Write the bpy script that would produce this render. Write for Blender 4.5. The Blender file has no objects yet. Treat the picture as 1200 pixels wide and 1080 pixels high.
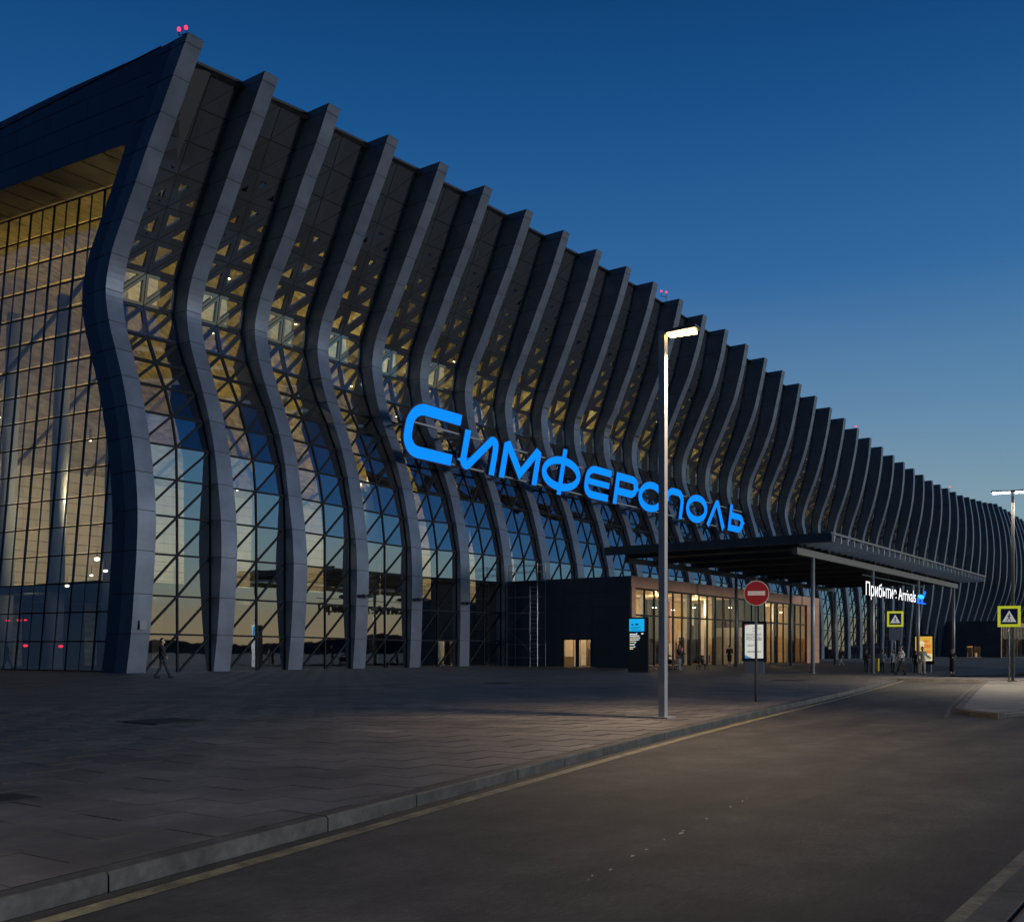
import bpy, bmesh, math, random
import numpy as np
from mathutils import Vector, Matrix
random.seed(7)
SC = bpy.context.scene
COL = SC.collection
R = math.radians
V = Vector

# ------------------------------------------------------------------ camera
ALPHA = R(35.4254)
H_EYE = 1.55
cam_d = bpy.data.cameras.new('camera')
cam = bpy.data.objects.new('camera', cam_d); COL.objects.link(cam)
cam.location = (0, 0, H_EYE)
cam.rotation_euler = (R(90), 0, ALPHA - R(90))
cam_d.sensor_width = 36; cam_d.lens = 36.27
cam_d.shift_y = 0.185
cam_d.clip_start = 0.1; cam_d.clip_end = 6000
SC.camera = cam

# ------------------------------------------------------------------ dusk sky
SUN_AZ = R(-48)          # where the sun has gone down, behind and to the right of the camera
world = bpy.data.worlds.new('World'); SC.world = world
world.use_nodes = True
wn, wl = world.node_tree.nodes, world.node_tree.links
wn.clear()
wout = wn.new('ShaderNodeOutputWorld'); bg = wn.new('ShaderNodeBackground')
bg.inputs['Strength'].default_value = 1.0
tc = wn.new('ShaderNodeTexCoord'); sep = wn.new('ShaderNodeSeparateXYZ')
wl.new(tc.outputs['Generated'], sep.inputs[0])

def ramp(nodes, stops):
    r = nodes.new('ShaderNodeValToRGB'); e = r.color_ramp.elements
    r.color_ramp.interpolation = 'B_SPLINE' if False else 'EASE' if False else 'LINEAR'
    while len(e) < len(stops): e.new(0.5)
    for el, (p, c) in zip(e, stops):
        el.position = p; el.color = (c[0], c[1], c[2], 1)
    return r

far = ramp(wn, [(0.0, (.27, .32, .34)), (.06, (.245, .325, .365)), (.13, (.215, .315, .385)), (.22, (.112, .232, .39)), (.33, (.030, .132, .335)), (.45, (.0085, .082, .250)),
                (.54, (.004, .050, .175)), (.66, (.001, .016, .062)), (1.0, (.0006, .008, .034))])
glow = ramp(wn, [(0.0, (.35, .295, .17)), (.035, (.30, .305, .21)), (.065, (.25, .35, .32)), (.11, (.18, .35, .42)), (.2, (.10, .27, .43)), (.34, (.03, .145, .34)),
                 (.5, (.006, .060, .20)), (.66, (.001, .016, .062)), (1.0, (.0006, .008, .034))])
away = ramp(wn, [(0.0, (.014, .028, .048)), (.1, (.012, .032, .068)), (.25, (.008, .036, .092)), (.45, (.003, .032, .105)), (.66, (.001, .016, .062)), (1.0, (.0006, .008, .034))])
wl.new(sep.outputs['Z'], away.inputs[0]); wl.new(sep.outputs['Z'], far.inputs[0]); wl.new(sep.outputs['Z'], glow.inputs[0])
flat = wn.new('ShaderNodeVectorMath'); flat.operation = 'MULTIPLY'; flat.inputs[1].default_value = (1, 1, 0)
nrm = wn.new('ShaderNodeVectorMath'); nrm.operation = 'NORMALIZE'
dot = wn.new('ShaderNodeVectorMath'); dot.operation = 'DOT_PRODUCT'
dot.inputs[1].default_value = (math.cos(SUN_AZ), math.sin(SUN_AZ), 0)
wl.new(tc.outputs['Generated'], flat.inputs[0]); wl.new(flat.outputs[0], nrm.inputs[0]); wl.new(nrm.outputs[0], dot.inputs[0])
mr = wn.new('ShaderNodeMapRange'); mr.interpolation_type = 'SMOOTHSTEP'
mr.inputs['From Min'].default_value = 0.25; mr.inputs['From Max'].default_value = 1.0
wl.new(dot.outputs['Value'], mr.inputs['Value'])
skymix = wn.new('ShaderNodeMix'); skymix.data_type = 'RGBA'
wl.new(mr.outputs['Result'], skymix.inputs['Factor'])
mr2 = wn.new('ShaderNodeMapRange'); mr2.interpolation_type = 'SMOOTHSTEP'
mr2.inputs['From Min'].default_value = -.75; mr2.inputs['From Max'].default_value = -.28
wl.new(dot.outputs['Value'], mr2.inputs['Value'])
skyA = wn.new('ShaderNodeMix'); skyA.data_type = 'RGBA'
wl.new(mr2.outputs['Result'], skyA.inputs['Factor']); wl.new(away.outputs[0], skyA.inputs['A']); wl.new(far.outputs[0], skyA.inputs['B'])
wl.new(skyA.outputs['Result'], skymix.inputs['A']); wl.new(glow.outputs[0], skymix.inputs['B'])
nish = wn.new('ShaderNodeTexSky'); nish.sky_type = 'NISHITA'; nish.sun_disc = False
nish.sun_elevation = R(0.6); nish.sun_rotation = R(90) - SUN_AZ
nsc = wn.new('ShaderNodeMix'); nsc.data_type = 'RGBA'; nsc.blend_type = 'ADD'
nsc.inputs['Factor'].default_value = 0.004
wl.new(skymix.outputs['Result'], nsc.inputs['A']); wl.new(nish.outputs[0], nsc.inputs['B'])
wl.new(nsc.outputs['Result'], bg.inputs['Color']); wl.new(bg.outputs[0], wout.inputs[0])

# last low light of the afterglow, along the front of the building
sun_d = bpy.data.lights.new('afterglow', 'SUN'); sun_d.energy = 1.6; sun_d.angle = R(8); sun_d.color = (.95, .97, 1.0)
sun = bpy.data.objects.new('afterglow', sun_d); COL.objects.link(sun)
_az, _el = R(-76), R(4)
sun.rotation_euler = V((math.cos(_az) * math.cos(_el), math.sin(_az) * math.cos(_el), math.sin(_el))).to_track_quat('Z', 'Y').to_euler()

SC.view_settings.view_transform = 'Standard'
SC.view_settings.look = 'None'
SC.view_settings.exposure = 0.0
SC.view_settings.gamma = 1.0
SC.view_settings.use_curve_mapping = False
SC.cycles.max_bounces = 8
SC.cycles.transparent_max_bounces = 16
SC.cycles.sample_clamp_indirect = 4.0
SC.cycles.use_denoising = True

# ------------------------------------------------------------------ materials
def mat(name, col, rough=.5, metal=0., rot=0., var=0., scale=3., bump=0., bscale=40., obj_var=0., speck=0., blot=0., spec=None, stain=0., stain_scale=.3, stretch=None):
    m = bpy.data.materials.new(name); m.use_nodes = True
    n, l = m.node_tree.nodes, m.node_tree.links
    b = n['Principled BSDF']
    b.inputs['Roughness'].default_value = rough; b.inputs['Metallic'].default_value = metal
    if spec is not None: b.inputs['Specular IOR Level'].default_value = spec
    c = (*col, 1)
    b.inputs['Base Color'].default_value = c
    src = None
    if var or bump or stain:
        t = n.new('ShaderNodeNewGeometry'); vec = t.outputs['Position']
        if stretch:
            mp = n.new('ShaderNodeMapping'); mp.inputs['Scale'].default_value = stretch; mp.inputs['Rotation'].default_value = (0, 0, rot)
            l.new(vec, mp.inputs[0]); vec = mp.outputs[0]
    val = None
    def mul(a, bb):
        q = n.new('ShaderNodeMath'); q.operation = 'MULTIPLY'
        for k, x in enumerate((a, bb)):
            if isinstance(x, float): q.inputs[k].default_value = x
            else: l.new(x, q.inputs[k])
        return q.outputs[0]
    def rng(x, lo, hi, f0=.3, f1=.7):
        q = n.new('ShaderNodeMapRange'); l.new(x, q.inputs['Value'])
        q.inputs['From Min'].default_value = f0; q.inputs['From Max'].default_value = f1
        q.inputs['To Min'].default_value = lo; q.inputs['To Max'].default_value = hi
        return q.outputs[0]
    if var:
        t1 = n.new('ShaderNodeTexNoise'); t1.inputs['Scale'].default_value = scale; t1.inputs['Detail'].default_value = 6
        l.new(vec, t1.inputs['Vector']); val = rng(t1.outputs['Fac'], 1 - var, 1 + var)
    if stain:
        t2 = n.new('ShaderNodeTexNoise'); t2.inputs['Scale'].default_value = stain_scale; t2.inputs['Detail'].default_value = 5
        t2.inputs['Roughness'].default_value = .62
        l.new(vec, t2.inputs['Vector']); s2 = rng(t2.outputs['Fac'], 1 - stain, 1 + stain * .6, .35, .65)
        val = s2 if val is None else mul(val, s2)
    if blot or speck:
        gp = n.new('ShaderNodeNewGeometry')
        for am, sc_, f0, f1, lo, hi in ((blot, 1.3, .42, .62, 1 - blot, 1.), (speck, 70., .60, .74, 1., 1 + speck)):
            if not am: continue
            t4 = n.new('ShaderNodeTexNoise'); t4.inputs['Scale'].default_value = sc_; t4.inputs['Detail'].default_value = 5; t4.inputs['Roughness'].default_value = .65
            l.new(gp.outputs['Position'], t4.inputs['Vector']); s4 = rng(t4.outputs['Fac'], lo, hi, f0, f1)
            val = s4 if val is None else mul(val, s4)
    if obj_var:
        oi = n.new('ShaderNodeObjectInfo'); s3 = rng(oi.outputs['Random'], 1 - obj_var, 1 + obj_var, 0, 1)
        val = s3 if val is None else mul(val, s3)
    if val is not None:
        vm = n.new('ShaderNodeVectorMath'); vm.operation = 'SCALE'; vm.inputs[0].default_value = col
        l.new(val, vm.inputs['Scale']); l.new(vm.outputs[0], b.inputs['Base Color'])
    if bump:
        t3 = n.new('ShaderNodeTexNoise'); t3.inputs['Scale'].default_value = bscale; t3.inputs['Detail'].default_value = 4
        l.new(vec, t3.inputs['Vector'])
        bp = n.new('ShaderNodeBump'); bp.inputs['Strength'].default_value = bump; bp.inputs['Distance'].default_value = .02
        l.new(t3.outputs['Fac'], bp.inputs['Height']); l.new(bp.outputs[0], b.inputs['Normal'])
    return m

def emis(name, col, s):
    m = bpy.data.materials.new(name); m.use_nodes = True
    n, l = m.node_tree.nodes, m.node_tree.links; n.clear()
    o = n.new('ShaderNodeOutputMaterial'); e = n.new('ShaderNodeEmission')
    e.inputs[0].default_value = (*col, 1); e.inputs[1].default_value = s
    l.new(e.outputs[0], o.inputs[0]); return m

def glass(name, tint, f0, wob=0.):
    m = bpy.data.materials.new(name); m.use_nodes = True
    n, l = m.node_tree.nodes, m.node_tree.links; n.clear()
    o = n.new('ShaderNodeOutputMaterial'); mx = n.new('ShaderNodeMixShader')
    t = n.new('ShaderNodeBsdfTransparent'); t.inputs[0].default_value = (*tint, 1)
    g = n.new('ShaderNodeBsdfGlossy'); g.inputs['Roughness'].default_value = 0.015; g.inputs['Color'].default_value = (.92, .95, 1, 1)
    fr = n.new('ShaderNodeFresnel'); fr.inputs['IOR'].default_value = 1.55
    mr = n.new('ShaderNodeMapRange'); mr.inputs['To Min'].default_value = f0; mr.inputs['To Max'].default_value = 1.0
    l.new(fr.outputs[0], mr.inputs['Value']); l.new(mr.outputs[0], mx.inputs[0])
    l.new(t.outputs[0], mx.inputs[1]); l.new(g.outputs[0], mx.inputs[2]); l.new(mx.outputs[0], o.inputs[0])
    if wob:
        tx = n.new('ShaderNodeTexCoord'); nz = n.new('ShaderNodeTexNoise'); nz.inputs['Scale'].default_value = .6
        l.new(tx.outputs['Object'], nz.inputs['Vector'])
        bp = n.new('ShaderNodeBump'); bp.inputs['Strength'].default_value = wob; bp.inputs['Distance'].default_value = .02
        l.new(nz.outputs[0], bp.inputs['Height']); l.new(bp.outputs[0], g.inputs['Normal'])
    return m

def frit(name, col, f0):
    m = bpy.data.materials.new(name); m.use_nodes = True
    n, l = m.node_tree.nodes, m.node_tree.links; n.clear()
    o = n.new('ShaderNodeOutputMaterial'); mx = n.new('ShaderNodeMixShader')
    t = n.new('ShaderNodeBsdfDiffuse'); t.inputs[0].default_value = (*col, 1)
    g = n.new('ShaderNodeBsdfGlossy'); g.inputs['Roughness'].default_value = .06; g.inputs['Color'].default_value = (.9, .95, 1, 1)
    fr = n.new('ShaderNodeFresnel'); fr.inputs['IOR'].default_value = 1.5
    mr = n.new('ShaderNodeMapRange'); mr.inputs['To Min'].default_value = f0; mr.inputs['To Max'].default_value = 1.0
    l.new(fr.outputs[0], mr.inputs['Value']); l.new(mr.outputs[0], mx.inputs[0])
    l.new(t.outputs[0], mx.inputs[1]); l.new(g.outputs[0], mx.inputs[2]); l.new(mx.outputs[0], o.inputs[0]); return m

def self_glow(name, col, s):  # painted surface with a glow of its own added
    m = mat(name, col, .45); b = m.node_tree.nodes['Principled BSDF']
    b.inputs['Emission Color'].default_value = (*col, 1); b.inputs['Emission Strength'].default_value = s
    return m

M = dict(
    rib=mat('rib_aluminium', (.108, .129, .170), .38, .32, var=.07, scale=.8, obj_var=.05, stain=.16, stain_scale=.7, bump=.03, bscale=2.),
    ribcore=mat('rib_core', (.02, .02, .022), .7),
    endpanel=mat('end_aluminium_sky_tint', (.055, .075, .115), .36, .5, var=.08, scale=.8, obj_var=.08),  # same aluminium as the ribs; mirrored sky blue put into the colour
    frame=frit('facade_panel_dark', (.032, .033, .036), .17),
    mull=mat('mullion_dark', (.010, .012, .015), .75, 0., spec=.15),
    glass=glass('facade_glass', (.50, .53, .53), .42, .12),
    fin=mat('inner_fin', (.022, .028, .042), .6, .0),
    eglass=glass('end_glass', (.47, .49, .49), .30, .05),
    shopglass=glass('shop_glass', (.85, .86, .84), .06, .03),
    coping=mat('coping_dark', (.03, .03, .034), .5, .3),
    soffit=mat('soffit_board', (.17, .14, .085), .45, .2, var=.15, scale=.7),
    dkclad=mat('block_cladding_dark', (.038, .05, .07), .45, .2, var=.12, scale=.7, obj_var=.1),
    beige=mat('block_cladding_beige', (.42, .225, .135), .6, 0, var=.08, scale=1.5, obj_var=.07),
    roof=mat('roof_membrane', (.06, .06, .065), .8, var=.1),
    int_wall=mat('interior_panel', (.62, .55, .42), .5, var=.06, scale=2., obj_var=.05),
    int_ceil=mat('interior_ceiling', (.64, .52, .20), .38, .15, var=.45, scale=1.6, stretch=(1, 2.5, 1)),
    int_upper=mat('interior_upper_wall', (.40, .34, .24), .5, var=.35, scale=1.2, stretch=(1, 1, 2.5)),
    int_col=mat('interior_column', (.42, .45, .48), .45),
    int_floor=mat('interior_floor', (.16, .15, .14), .25, var=.1),
    int_dark=mat('interior_dark', (.022, .022, .024), .6),
    gold=mat('interior_gold', (.62, .45, .16), .5, var=.15), shop_pink=mat('interior_pink', (.55, .34, .24), .6, var=.1),
    louvre=mat('louvre_white', (.6, .59, .56), .5),
    curtain=mat('interior_cream', (.66, .52, .34), .6, var=.1),
    rail=mat('steel_rail', (.35, .35, .35), .35, .8),
    paving=mat('paving_concrete', (.147, .137, .129), .60, speck=.35, blot=.22, var=.14, scale=7, stain=.42, stain_scale=.55, bump=.15, bscale=60, obj_var=.13),
    joint=mat('joint_dark', (.055, .050, .046), 1.0, spec=0.),
    paving_base=mat('paving_joint', (.125, .116, .108), .8, var=.15, scale=8, stain=.2),
    kerb=mat('kerb_granite', (.062, .059, .054), .7, var=.25, scale=14, stain=.45, stain_scale=2.2, bump=.2, bscale=50, obj_var=.10),
    asphalt=mat('asphalt', (.058, .055, .052), .70, speck=1.3, blot=.42, var=.38, scale=42, stain=.60, stain_scale=.8, bump=.8, bscale=150, stretch=(.22, 1.0, 1), rot=R(-9.8)),
    soil=mat('far_ground', (.05, .05, .045), .9, var=.2, scale=.05),
    hill=mat('far_hill', (.03, .035, .03), 1.0, var=.2, scale=.02),
    yellow=mat('yellow_paint', (.22, .197, .11), .6, var=.35, scale=18, stain=.5, stain_scale=3.),
    white=mat('white_paint', (.40, .40, .38), .6, var=.2, scale=14),
    pole=mat('pole_paint', (.33, .33, .335), .42, .3, var=.05, scale=3),
    poledk=mat('pole_dark', (.10, .10, .105), .45, .4),
    black=mat('black_metal', (.012, .012, .014), .35, .2),
    iron=mat('cast_iron', (.008, .009, .011), .8, .0, var=.2, scale=20, bump=.4, bscale=30),
    canopy=mat('canopy_metal', (.045, .055, .07), .5, .2, var=.08, scale=1.),
    beam=mat('canopy_beam', (.15, .142, .13), .5, .1, var=.08),
    red=mat('sign_red', (.32, .004, .008), .35),
    signwhite=mat('sign_white', (.72, .62, .56), .4),
    triglow=self_glow('sign_glow_white', (.8, .78, .74), .35),  # slight glow added to brighten the sign triangle
    blue=mat('sign_blue', (.006, .01, .12), .4),
    lime=self_glow('sign_lime_glow', (.80, .84, .03), .42),  # slight glow added to brighten the crossing sign boards
    grey=mat('grey_metal', (.22, .22, .23), .45, .4),
    letter_side=mat('letter_side', (.01, .012, .05), .4),
    letter=emis('letter_blue', (.004, .245, 1.0), 1.14),
    ltwhite=emis('letter_white', (.95, .97, 1.0), 1.7),
    ltblue=emis('logo_blue', (.01, .15, 1.0), 1.6),
    ltcyan=emis('logo_cyan', (.05, .62, 1.0), 1.3),
    scrblue=emis('screen_blue', (.01, .42, .85), .95),
    scrwhite=emis('screen_white', (.85, .88, .9), .9),
    scrcream=emis('screen_cream', (.9, .78, .5), .8),
    scrdk=emis('screen_dark', (.004, .05, .12), 1.),
    adwhite=emis('ad_white', (.60, .61, .56), .95),
    adtext=emis('ad_text', (.035, .04, .06), 1.),
    adpink=emis('ad_pink', (.5, .18, .22), 1.), adblue=emis('ad_blue', (.08, .2, .38), 1.),
    adyellow=emis('ad_yellow', (.72, .42, .07), .9), adorange=emis('ad_orange', (.75, .22, .05), .9), adcream=emis('ad_cream', (.85, .72, .45), .9),
    redlamp=emis('red_lamp', (1.0, .02, .06), 3.5),
    sodium=emis('lamp_sodium', (1.0, .66, .20), 14.),
    led=emis('lamp_led', (.9, .94, 1.0), 26.),
    down=emis('downlight', (1.0, .86, .6), 14.),
    skin=mat('skin', (.38, .22, .15), .5), hair=mat('hair', (.012, .009, .007), .5),
    c_dark=mat('cloth_dark', (.014, .014, .018), .85), c_navy=mat('cloth_navy', (.015, .02, .05), .85),
    c_white=mat('cloth_white', (.52, .54, .55), .8), c_grey=mat('cloth_grey', (.22, .23, .25), .85),
    c_tan=mat('cloth_tan', (.42, .38, .28), .85), c_black=mat('cloth_black', (.008, .008, .009), .85), c_jean=mat('cloth_jean', (.10, .12, .15), .85),
    pinkc=mat('pink_plastic', (.6, .05, .10), .5), yellowbin=mat('yellow_plastic', (.55, .42, .03), .5),
)

# ------------------------------------------------------------------ builders
class MB:
    def __init__(s): s.v = []; s.f = []; s.m = []; s.mats = []
    def mi(s, m):
        m = M[m] if isinstance(m, str) else m
        if m not in s.mats: s.mats.append(m)
        return s.mats.index(m)
    def add(s, vs, fs, m):
        o = len(s.v); k = s.mi(m); s.v += [tuple(p) for p in vs]
        for f in fs: s.f.append([o + i for i in f]); s.m.append(k)
        return s
    def hexa(s, b, t, m):           # four bottom, four top points
        return s.add(list(b) + list(t), [(3, 2, 1, 0), (4, 5, 6, 7), (0, 1, 5, 4), (1, 2, 6, 5), (2, 3, 7, 6), (3, 0, 4, 7)], m)
    def box(s, x0, x1, y0, y1, z0, z1, m):
        return s.hexa([(x0, y0, z0), (x1, y0, z0), (x1, y1, z0), (x0, y1, z0)], [(x0, y0, z1), (x1, y0, z1), (x1, y1, z1), (x0, y1, z1)], m)
    def bar(s, a, b, w, h, m, up=(0, 0, 1)):
        a = V(a); b = V(b); d = (b - a).normalized(); u = V(up)
        if abs(d.dot(u)) > .98: u = V((0, 1, 0))
        r = d.cross(u).normalized() * (w / 2); q = r.cross(d).normalized() * (h / 2)
        return s.hexa([a - r - q, a + r - q, a + r + q, a - r + q], [b - r - q, b + r - q, b + r + q, b - r + q], m)
    def tube(s, a, b, r0, m, r1=None, n=10, cap=True):
        r1 = r0 if r1 is None else r1
        a = V(a); b = V(b); d = (b - a).normalized()
        u = d.orthogonal().normalized(); w = d.cross(u)
        ring = lambda c, r: [c + (u * math.cos(6.28318 * i / n) + w * math.sin(6.28318 * i / n)) * r for i in range(n)]
        fs = [(i, (i + 1) % n, n + (i + 1) % n, n + i) for i in range(n)]
        if cap: fs += [tuple(range(n - 1, -1, -1)), tuple(range(n, 2 * n))]
        return s.add(ring(a, r0) + ring(b, r1), fs, m)
    def sphere(s, c, r, m, n=10, k=6, sc=(1, 1, 1)):
        vs = []; fs = []
        for j in range(k + 1):
            t = math.pi * j / k
            for i in range(n):
                p = 6.28318 * i / n
                vs.append((c[0] + r * sc[0] * math.sin(t) * math.cos(p), c[1] + r * sc[1] * math.sin(t) * math.sin(p), c[2] + r * sc[2] * math.cos(t)))
        for j in range(k):
            for i in range(n): fs.append((j * n + i, (j + 1) * n + i, (j + 1) * n + (i + 1) % n, j * n + (i + 1) % n))
        return s.add(vs, fs, m)
    def torus(s, c, R_, r, m, axis='y', n=20, k=8):
        vs = []; fs = []
        for i in range(n):
            a = 6.28318 * i / n
            for j in range(k):
                b = 6.28318 * j / k; q = R_ + r * math.cos(b); h = r * math.sin(b)
                p = {'y': (q * math.cos(a), h, q * math.sin(a)), 'x': (h, q * math.cos(a), q * math.sin(a)), 'z': (q * math.cos(a), q * math.sin(a), h)}[axis]
                vs.append((c[0] + p[0], c[1] + p[1], c[2] + p[2]))
        for i in range(n):
            for j in range(k): fs.append((i * k + j, ((i + 1) % n) * k + j, ((i + 1) % n) * k + (j + 1) % k, i * k + (j + 1) % k))
        return s.add(vs, fs, m)
    def mesh(s, name):
        me = bpy.data.meshes.new(name); me.from_pydata(s.v, [], s.f); me.update()
        for m in s.mats: me.materials.append(m)
        if len(s.mats) > 1: me.polygons.foreach_set('material_index', s.m)
        return me
    def build(s, name, parent=None, smooth=False):
        o = bpy.data.objects.new(name, s.mesh(name)); COL.objects.link(o)
        if smooth: o.data.shade_smooth()
        if parent is not None: attach(o, parent)
        return o

ABS = set()      # roots whose pieces are given in world coordinates
def attach(o, parent):
    o.parent = parent
    r = parent
    while r.parent is not None: r = r.parent
    if r.name in ABS and parent is r: o.matrix_parent_inverse = Matrix.Translation(-r.location)

def tag(o, label=None, cat=None, group=None, kind=None):
    if label: o['label'] = label
    if cat: o['category'] = cat
    if group: o['group'] = group
    if kind: o['kind'] = kind
    return o

def thing(name, label, cat, loc=(0, 0, 0), rz=0., group=None, world_coords=False):
    o = bpy.data.objects.new(name, None); COL.objects.link(o)
    o.location = loc; o.rotation_euler = (0, 0, rz); o.empty_display_size = .3
    if world_coords: ABS.add(o.name)
    return tag(o, label, cat, group)

def share(me, name, parent, loc=(0, 0, 0), rz=0.):
    o = bpy.data.objects.new(name, me); COL.objects.link(o); o.location = loc; o.rotation_euler = (0, 0, rz)
    if parent is not None: attach(o, parent)
    return o

def text_mesh(body, size, depth, m, align='LEFT', xs=1.):
    c = bpy.data.curves.new('lettering', 'FONT'); c.body = body; c.size = size; c.extrude = depth; c.align_x = align
    o = bpy.data.objects.new('lettering', c); COL.objects.link(o)
    bpy.context.view_layer.update()
    me = bpy.data.meshes.new_from_object(o.evaluated_get(bpy.context.evaluated_depsgraph_get()))
    bpy.data.objects.remove(o); bpy.data.curves.remove(c)
    me.materials.clear(); me.materials.append(M[m])
    if xs != 1.: me.transform(Matrix.Diagonal((xs, 1, 1, 1)))
    return me

# ------------------------------------------------------------------ ground heights
X0, Y0, BAY = 31.523, 46.602, 5.481
def smooth(t): t = min(1, max(0, t)); return t * t * (3 - 2 * t)
def kerb_y(x): return 5.12 + .172 * x + .35 * math.exp(-((x - 16) / 14) ** 2) if x < 57 else 5.12 + .172 * 57 + .1
def drop(x): return .42 * smooth((x - 55) / 35)
def plaza_z(x, y):
    ky = kerb_y(x)
    return .13 + .27 * min(1, max(0, (y - ky) / (Y0 - ky))) - drop(x) * (1 - smooth((y - 20) / 18))
def at(u, v, z=None):
    """point of the paving seen along a sight line of the survey (u, v in photograph pixels)"""
    d = V((math.cos(ALPHA), math.sin(ALPHA), 0)) + V((math.sin(ALPHA), -math.cos(ALPHA), 0)) * ((u - 600) / 1209) + V((0, 0, 1)) * ((762 - v) / 1209)
    zz = .2 if z is None else z
    for _ in range(30):
        p = d * ((zz - H_EYE) / d.z)
        if z is None: zz = .6 * zz + .4 * plaza_z(p.x, p.y)
    return V((p.x, p.y, zz if z is None else z))

def sheet(name, xs, yfun, zfun, m, ny=8, kind='structure'):
    mb = MB(); vs = []; fs = []
    for x in xs:
        a, b = yfun(x)
        for j in range(ny + 1):
            y = a + (b - a) * j / ny; vs.append((x, y, zfun(x, y)))
    for i in range(len(xs) - 1):
        for j in range(ny):
            k = i * (ny + 1) + j; fs.append((k, k + ny + 1, k + ny + 2, k + 1))
    return tag(mb.add(vs, fs, m).build(name), kind=kind)

g = MB().add([(-3000, -3000, -.42), (3000, -3000, -.42), (3000, 3000, -.42), (-3000, 3000, -.42)], [(0, 1, 2, 3)], 'soil').build('ground'); tag(g, kind='structure')
xs = [-60 + 2 * i for i in range(0, 200)]
sheet('road', xs, lambda x: (-16, kerb_y(x) - .02), lambda x, y: -drop(x), 'asphalt', 4)
sheet('plaza', xs, lambda x: (kerb_y(x) + .12, Y0 + 62), lambda x, y: plaza_z(x, y) - .006, 'paving_base', 24)
plaza = bpy.data.objects['plaza']
# paving slabs: the nearest are pieces of their own
SL, SW = .6, 1.2
def slab(mb, p, z):
    n = len(p)
    mb.add([(x, y, z) for x, y in p], [tuple(range(n))], 'paving')
    return mb.add([(x, y, z) for x, y in p] + [(x, y, z - .025) for x, y in p], [(n + i, n + (i + 1) % n, (i + 1) % n, i) for i in range(n)], 'joint')
_a, _b = SL / 2 - .0022, SW / 2 - .0022
slab_me = slab(MB(), [(-_a, -_b), (_a, -_b), (_a, _b), (-_a, _b)], -.001).mesh('paving_slab')
cand = []
for i in range(-50, 215):
    x = -12 + SL * i
    for j in range(0, 46):
        y = 4 + SW * j + (SW / 2 if i % 2 else 0)
        if y + SW / 2 < min(kerb_y(x - SL / 2), kerb_y(x + SL / 2)) + .25 or y > Y0 + 2: continue
        cut = y - SW / 2 < max(kerb_y(x - SL / 2), kerb_y(x + SL / 2)) + .19
        if x > 118: continue
        dd = V((x, y)); fwd = x * math.cos(ALPHA) + y * math.sin(ALPHA); rt = x * math.sin(ALPHA) - y * math.cos(ALPHA)
        vis = fwd > 1 and abs(rt) < fwd * .52 + 1.5
        cand.append((0 if vis else 1, dd.length, x, y, cut))
cand.sort()
rest = MB()
nown = 0
for vis, dist, x, y, cut in cand:
    if vis == 0 and nown < 300 and not cut:
        nown += 1
        o = share(slab_me, 'paving_slab', plaza, (x, y, plaza_z(x, y) + random.uniform(-.0015, .0015)))
    else:
        z = plaza_z(x, y) + random.uniform(-.001, .001) - .001; p_ = []
        l0, l1 = kerb_y(x - _a) + .19, kerb_y(x + _a) + .19; lo, hi = y - _b, y + _b
        if cut:
            if hi <= min(l0, l1): continue
            if l0 < hi: p_ += [(x - _a, max(lo, l0))]
            if lo > l0 and lo < l1: t_ = (lo - l0) / (l1 - l0); p_ += [(x - _a + 2 * _a * t_, lo)]
            if l1 < hi: p_ += [(x + _a, max(lo, l1)), (x + _a, hi)]
            else: t_ = (hi - l0) / (l1 - l0); p_ += [(x - _a + 2 * _a * t_, hi)]
            p_ += [(x - _a, hi)]
            if len(p_) < 3: continue
        else: p_ = [(x - _a, lo), (x + _a, lo), (x + _a, hi), (x - _a, hi)]
        if dist < 19: slab(rest, p_, z)
        else: rest.add([(q_[0], q_[1], z) for q_ in p_], [tuple(range(len(p_)))], 'paving')
tag(rest.build('paving_field', plaza), kind='stuff')

# kerbs
def kerb_run(name, pts, side=1, h=.13, w=.17):
    k = MB().build(name); tag(k, kind='structure')
    k.data.materials.append(M['kerb'])
    for a, b in zip(pts, pts[1:]):
        a = V(a); b = V(b); d = (b - a).normalized(); nn = V((-d.y, d.x, 0)) * side * w
        a2, b2 = a + d * .008, b - d * .008
        jz = random.uniform(-.004, .004)
        up = V((0, 0, h + jz)); bev = .02
        c = nn.normalized() * bev
        lo = V((0, 0, -.2))
        mb = MB(); prof = lambda p: [p + lo, p + up - V((0, 0, bev)), p + up + c, p + nn + up, p + nn + lo]
        A, B_ = prof(a2), prof(b2)
        fs = [(i, (i + 1) % 5, 5 + (i + 1) % 5, 5 + i) for i in range(5)] + [(4, 3, 2, 1, 0), (5, 6, 7, 8, 9)]
        if side > 0: fs = [tuple(reversed(f)) for f in fs]
        mb.add(A + B_, fs, 'kerb').build('kerb_stone', k)
    return k
pts = []; x = -20.
while x < 55.5:
    pts.append((x, kerb_y(x), -drop(x))); x += random.choice((1.2, 1.5, 1.5, 1.9, 2.4))
kerb_run('kerb', pts)
ys = [(x_, kerb_y(x_)) for x_ in [-20 + i for i in range(76)]]
mb = MB()
for (xa, ya), (xb, yb) in zip(ys, ys[1:]):
    mb.add([(xa, ya - .32, .004 - drop(xa)), (xb, yb - .32, .004 - drop(xb)), (xb, yb - .17, .004 - drop(xb)), (xa, ya - .17, .004 - drop(xa))], [(0, 1, 2, 3)], 'yellow')
tag(mb.build('yellow_edge_line'), kind='structure')
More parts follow.
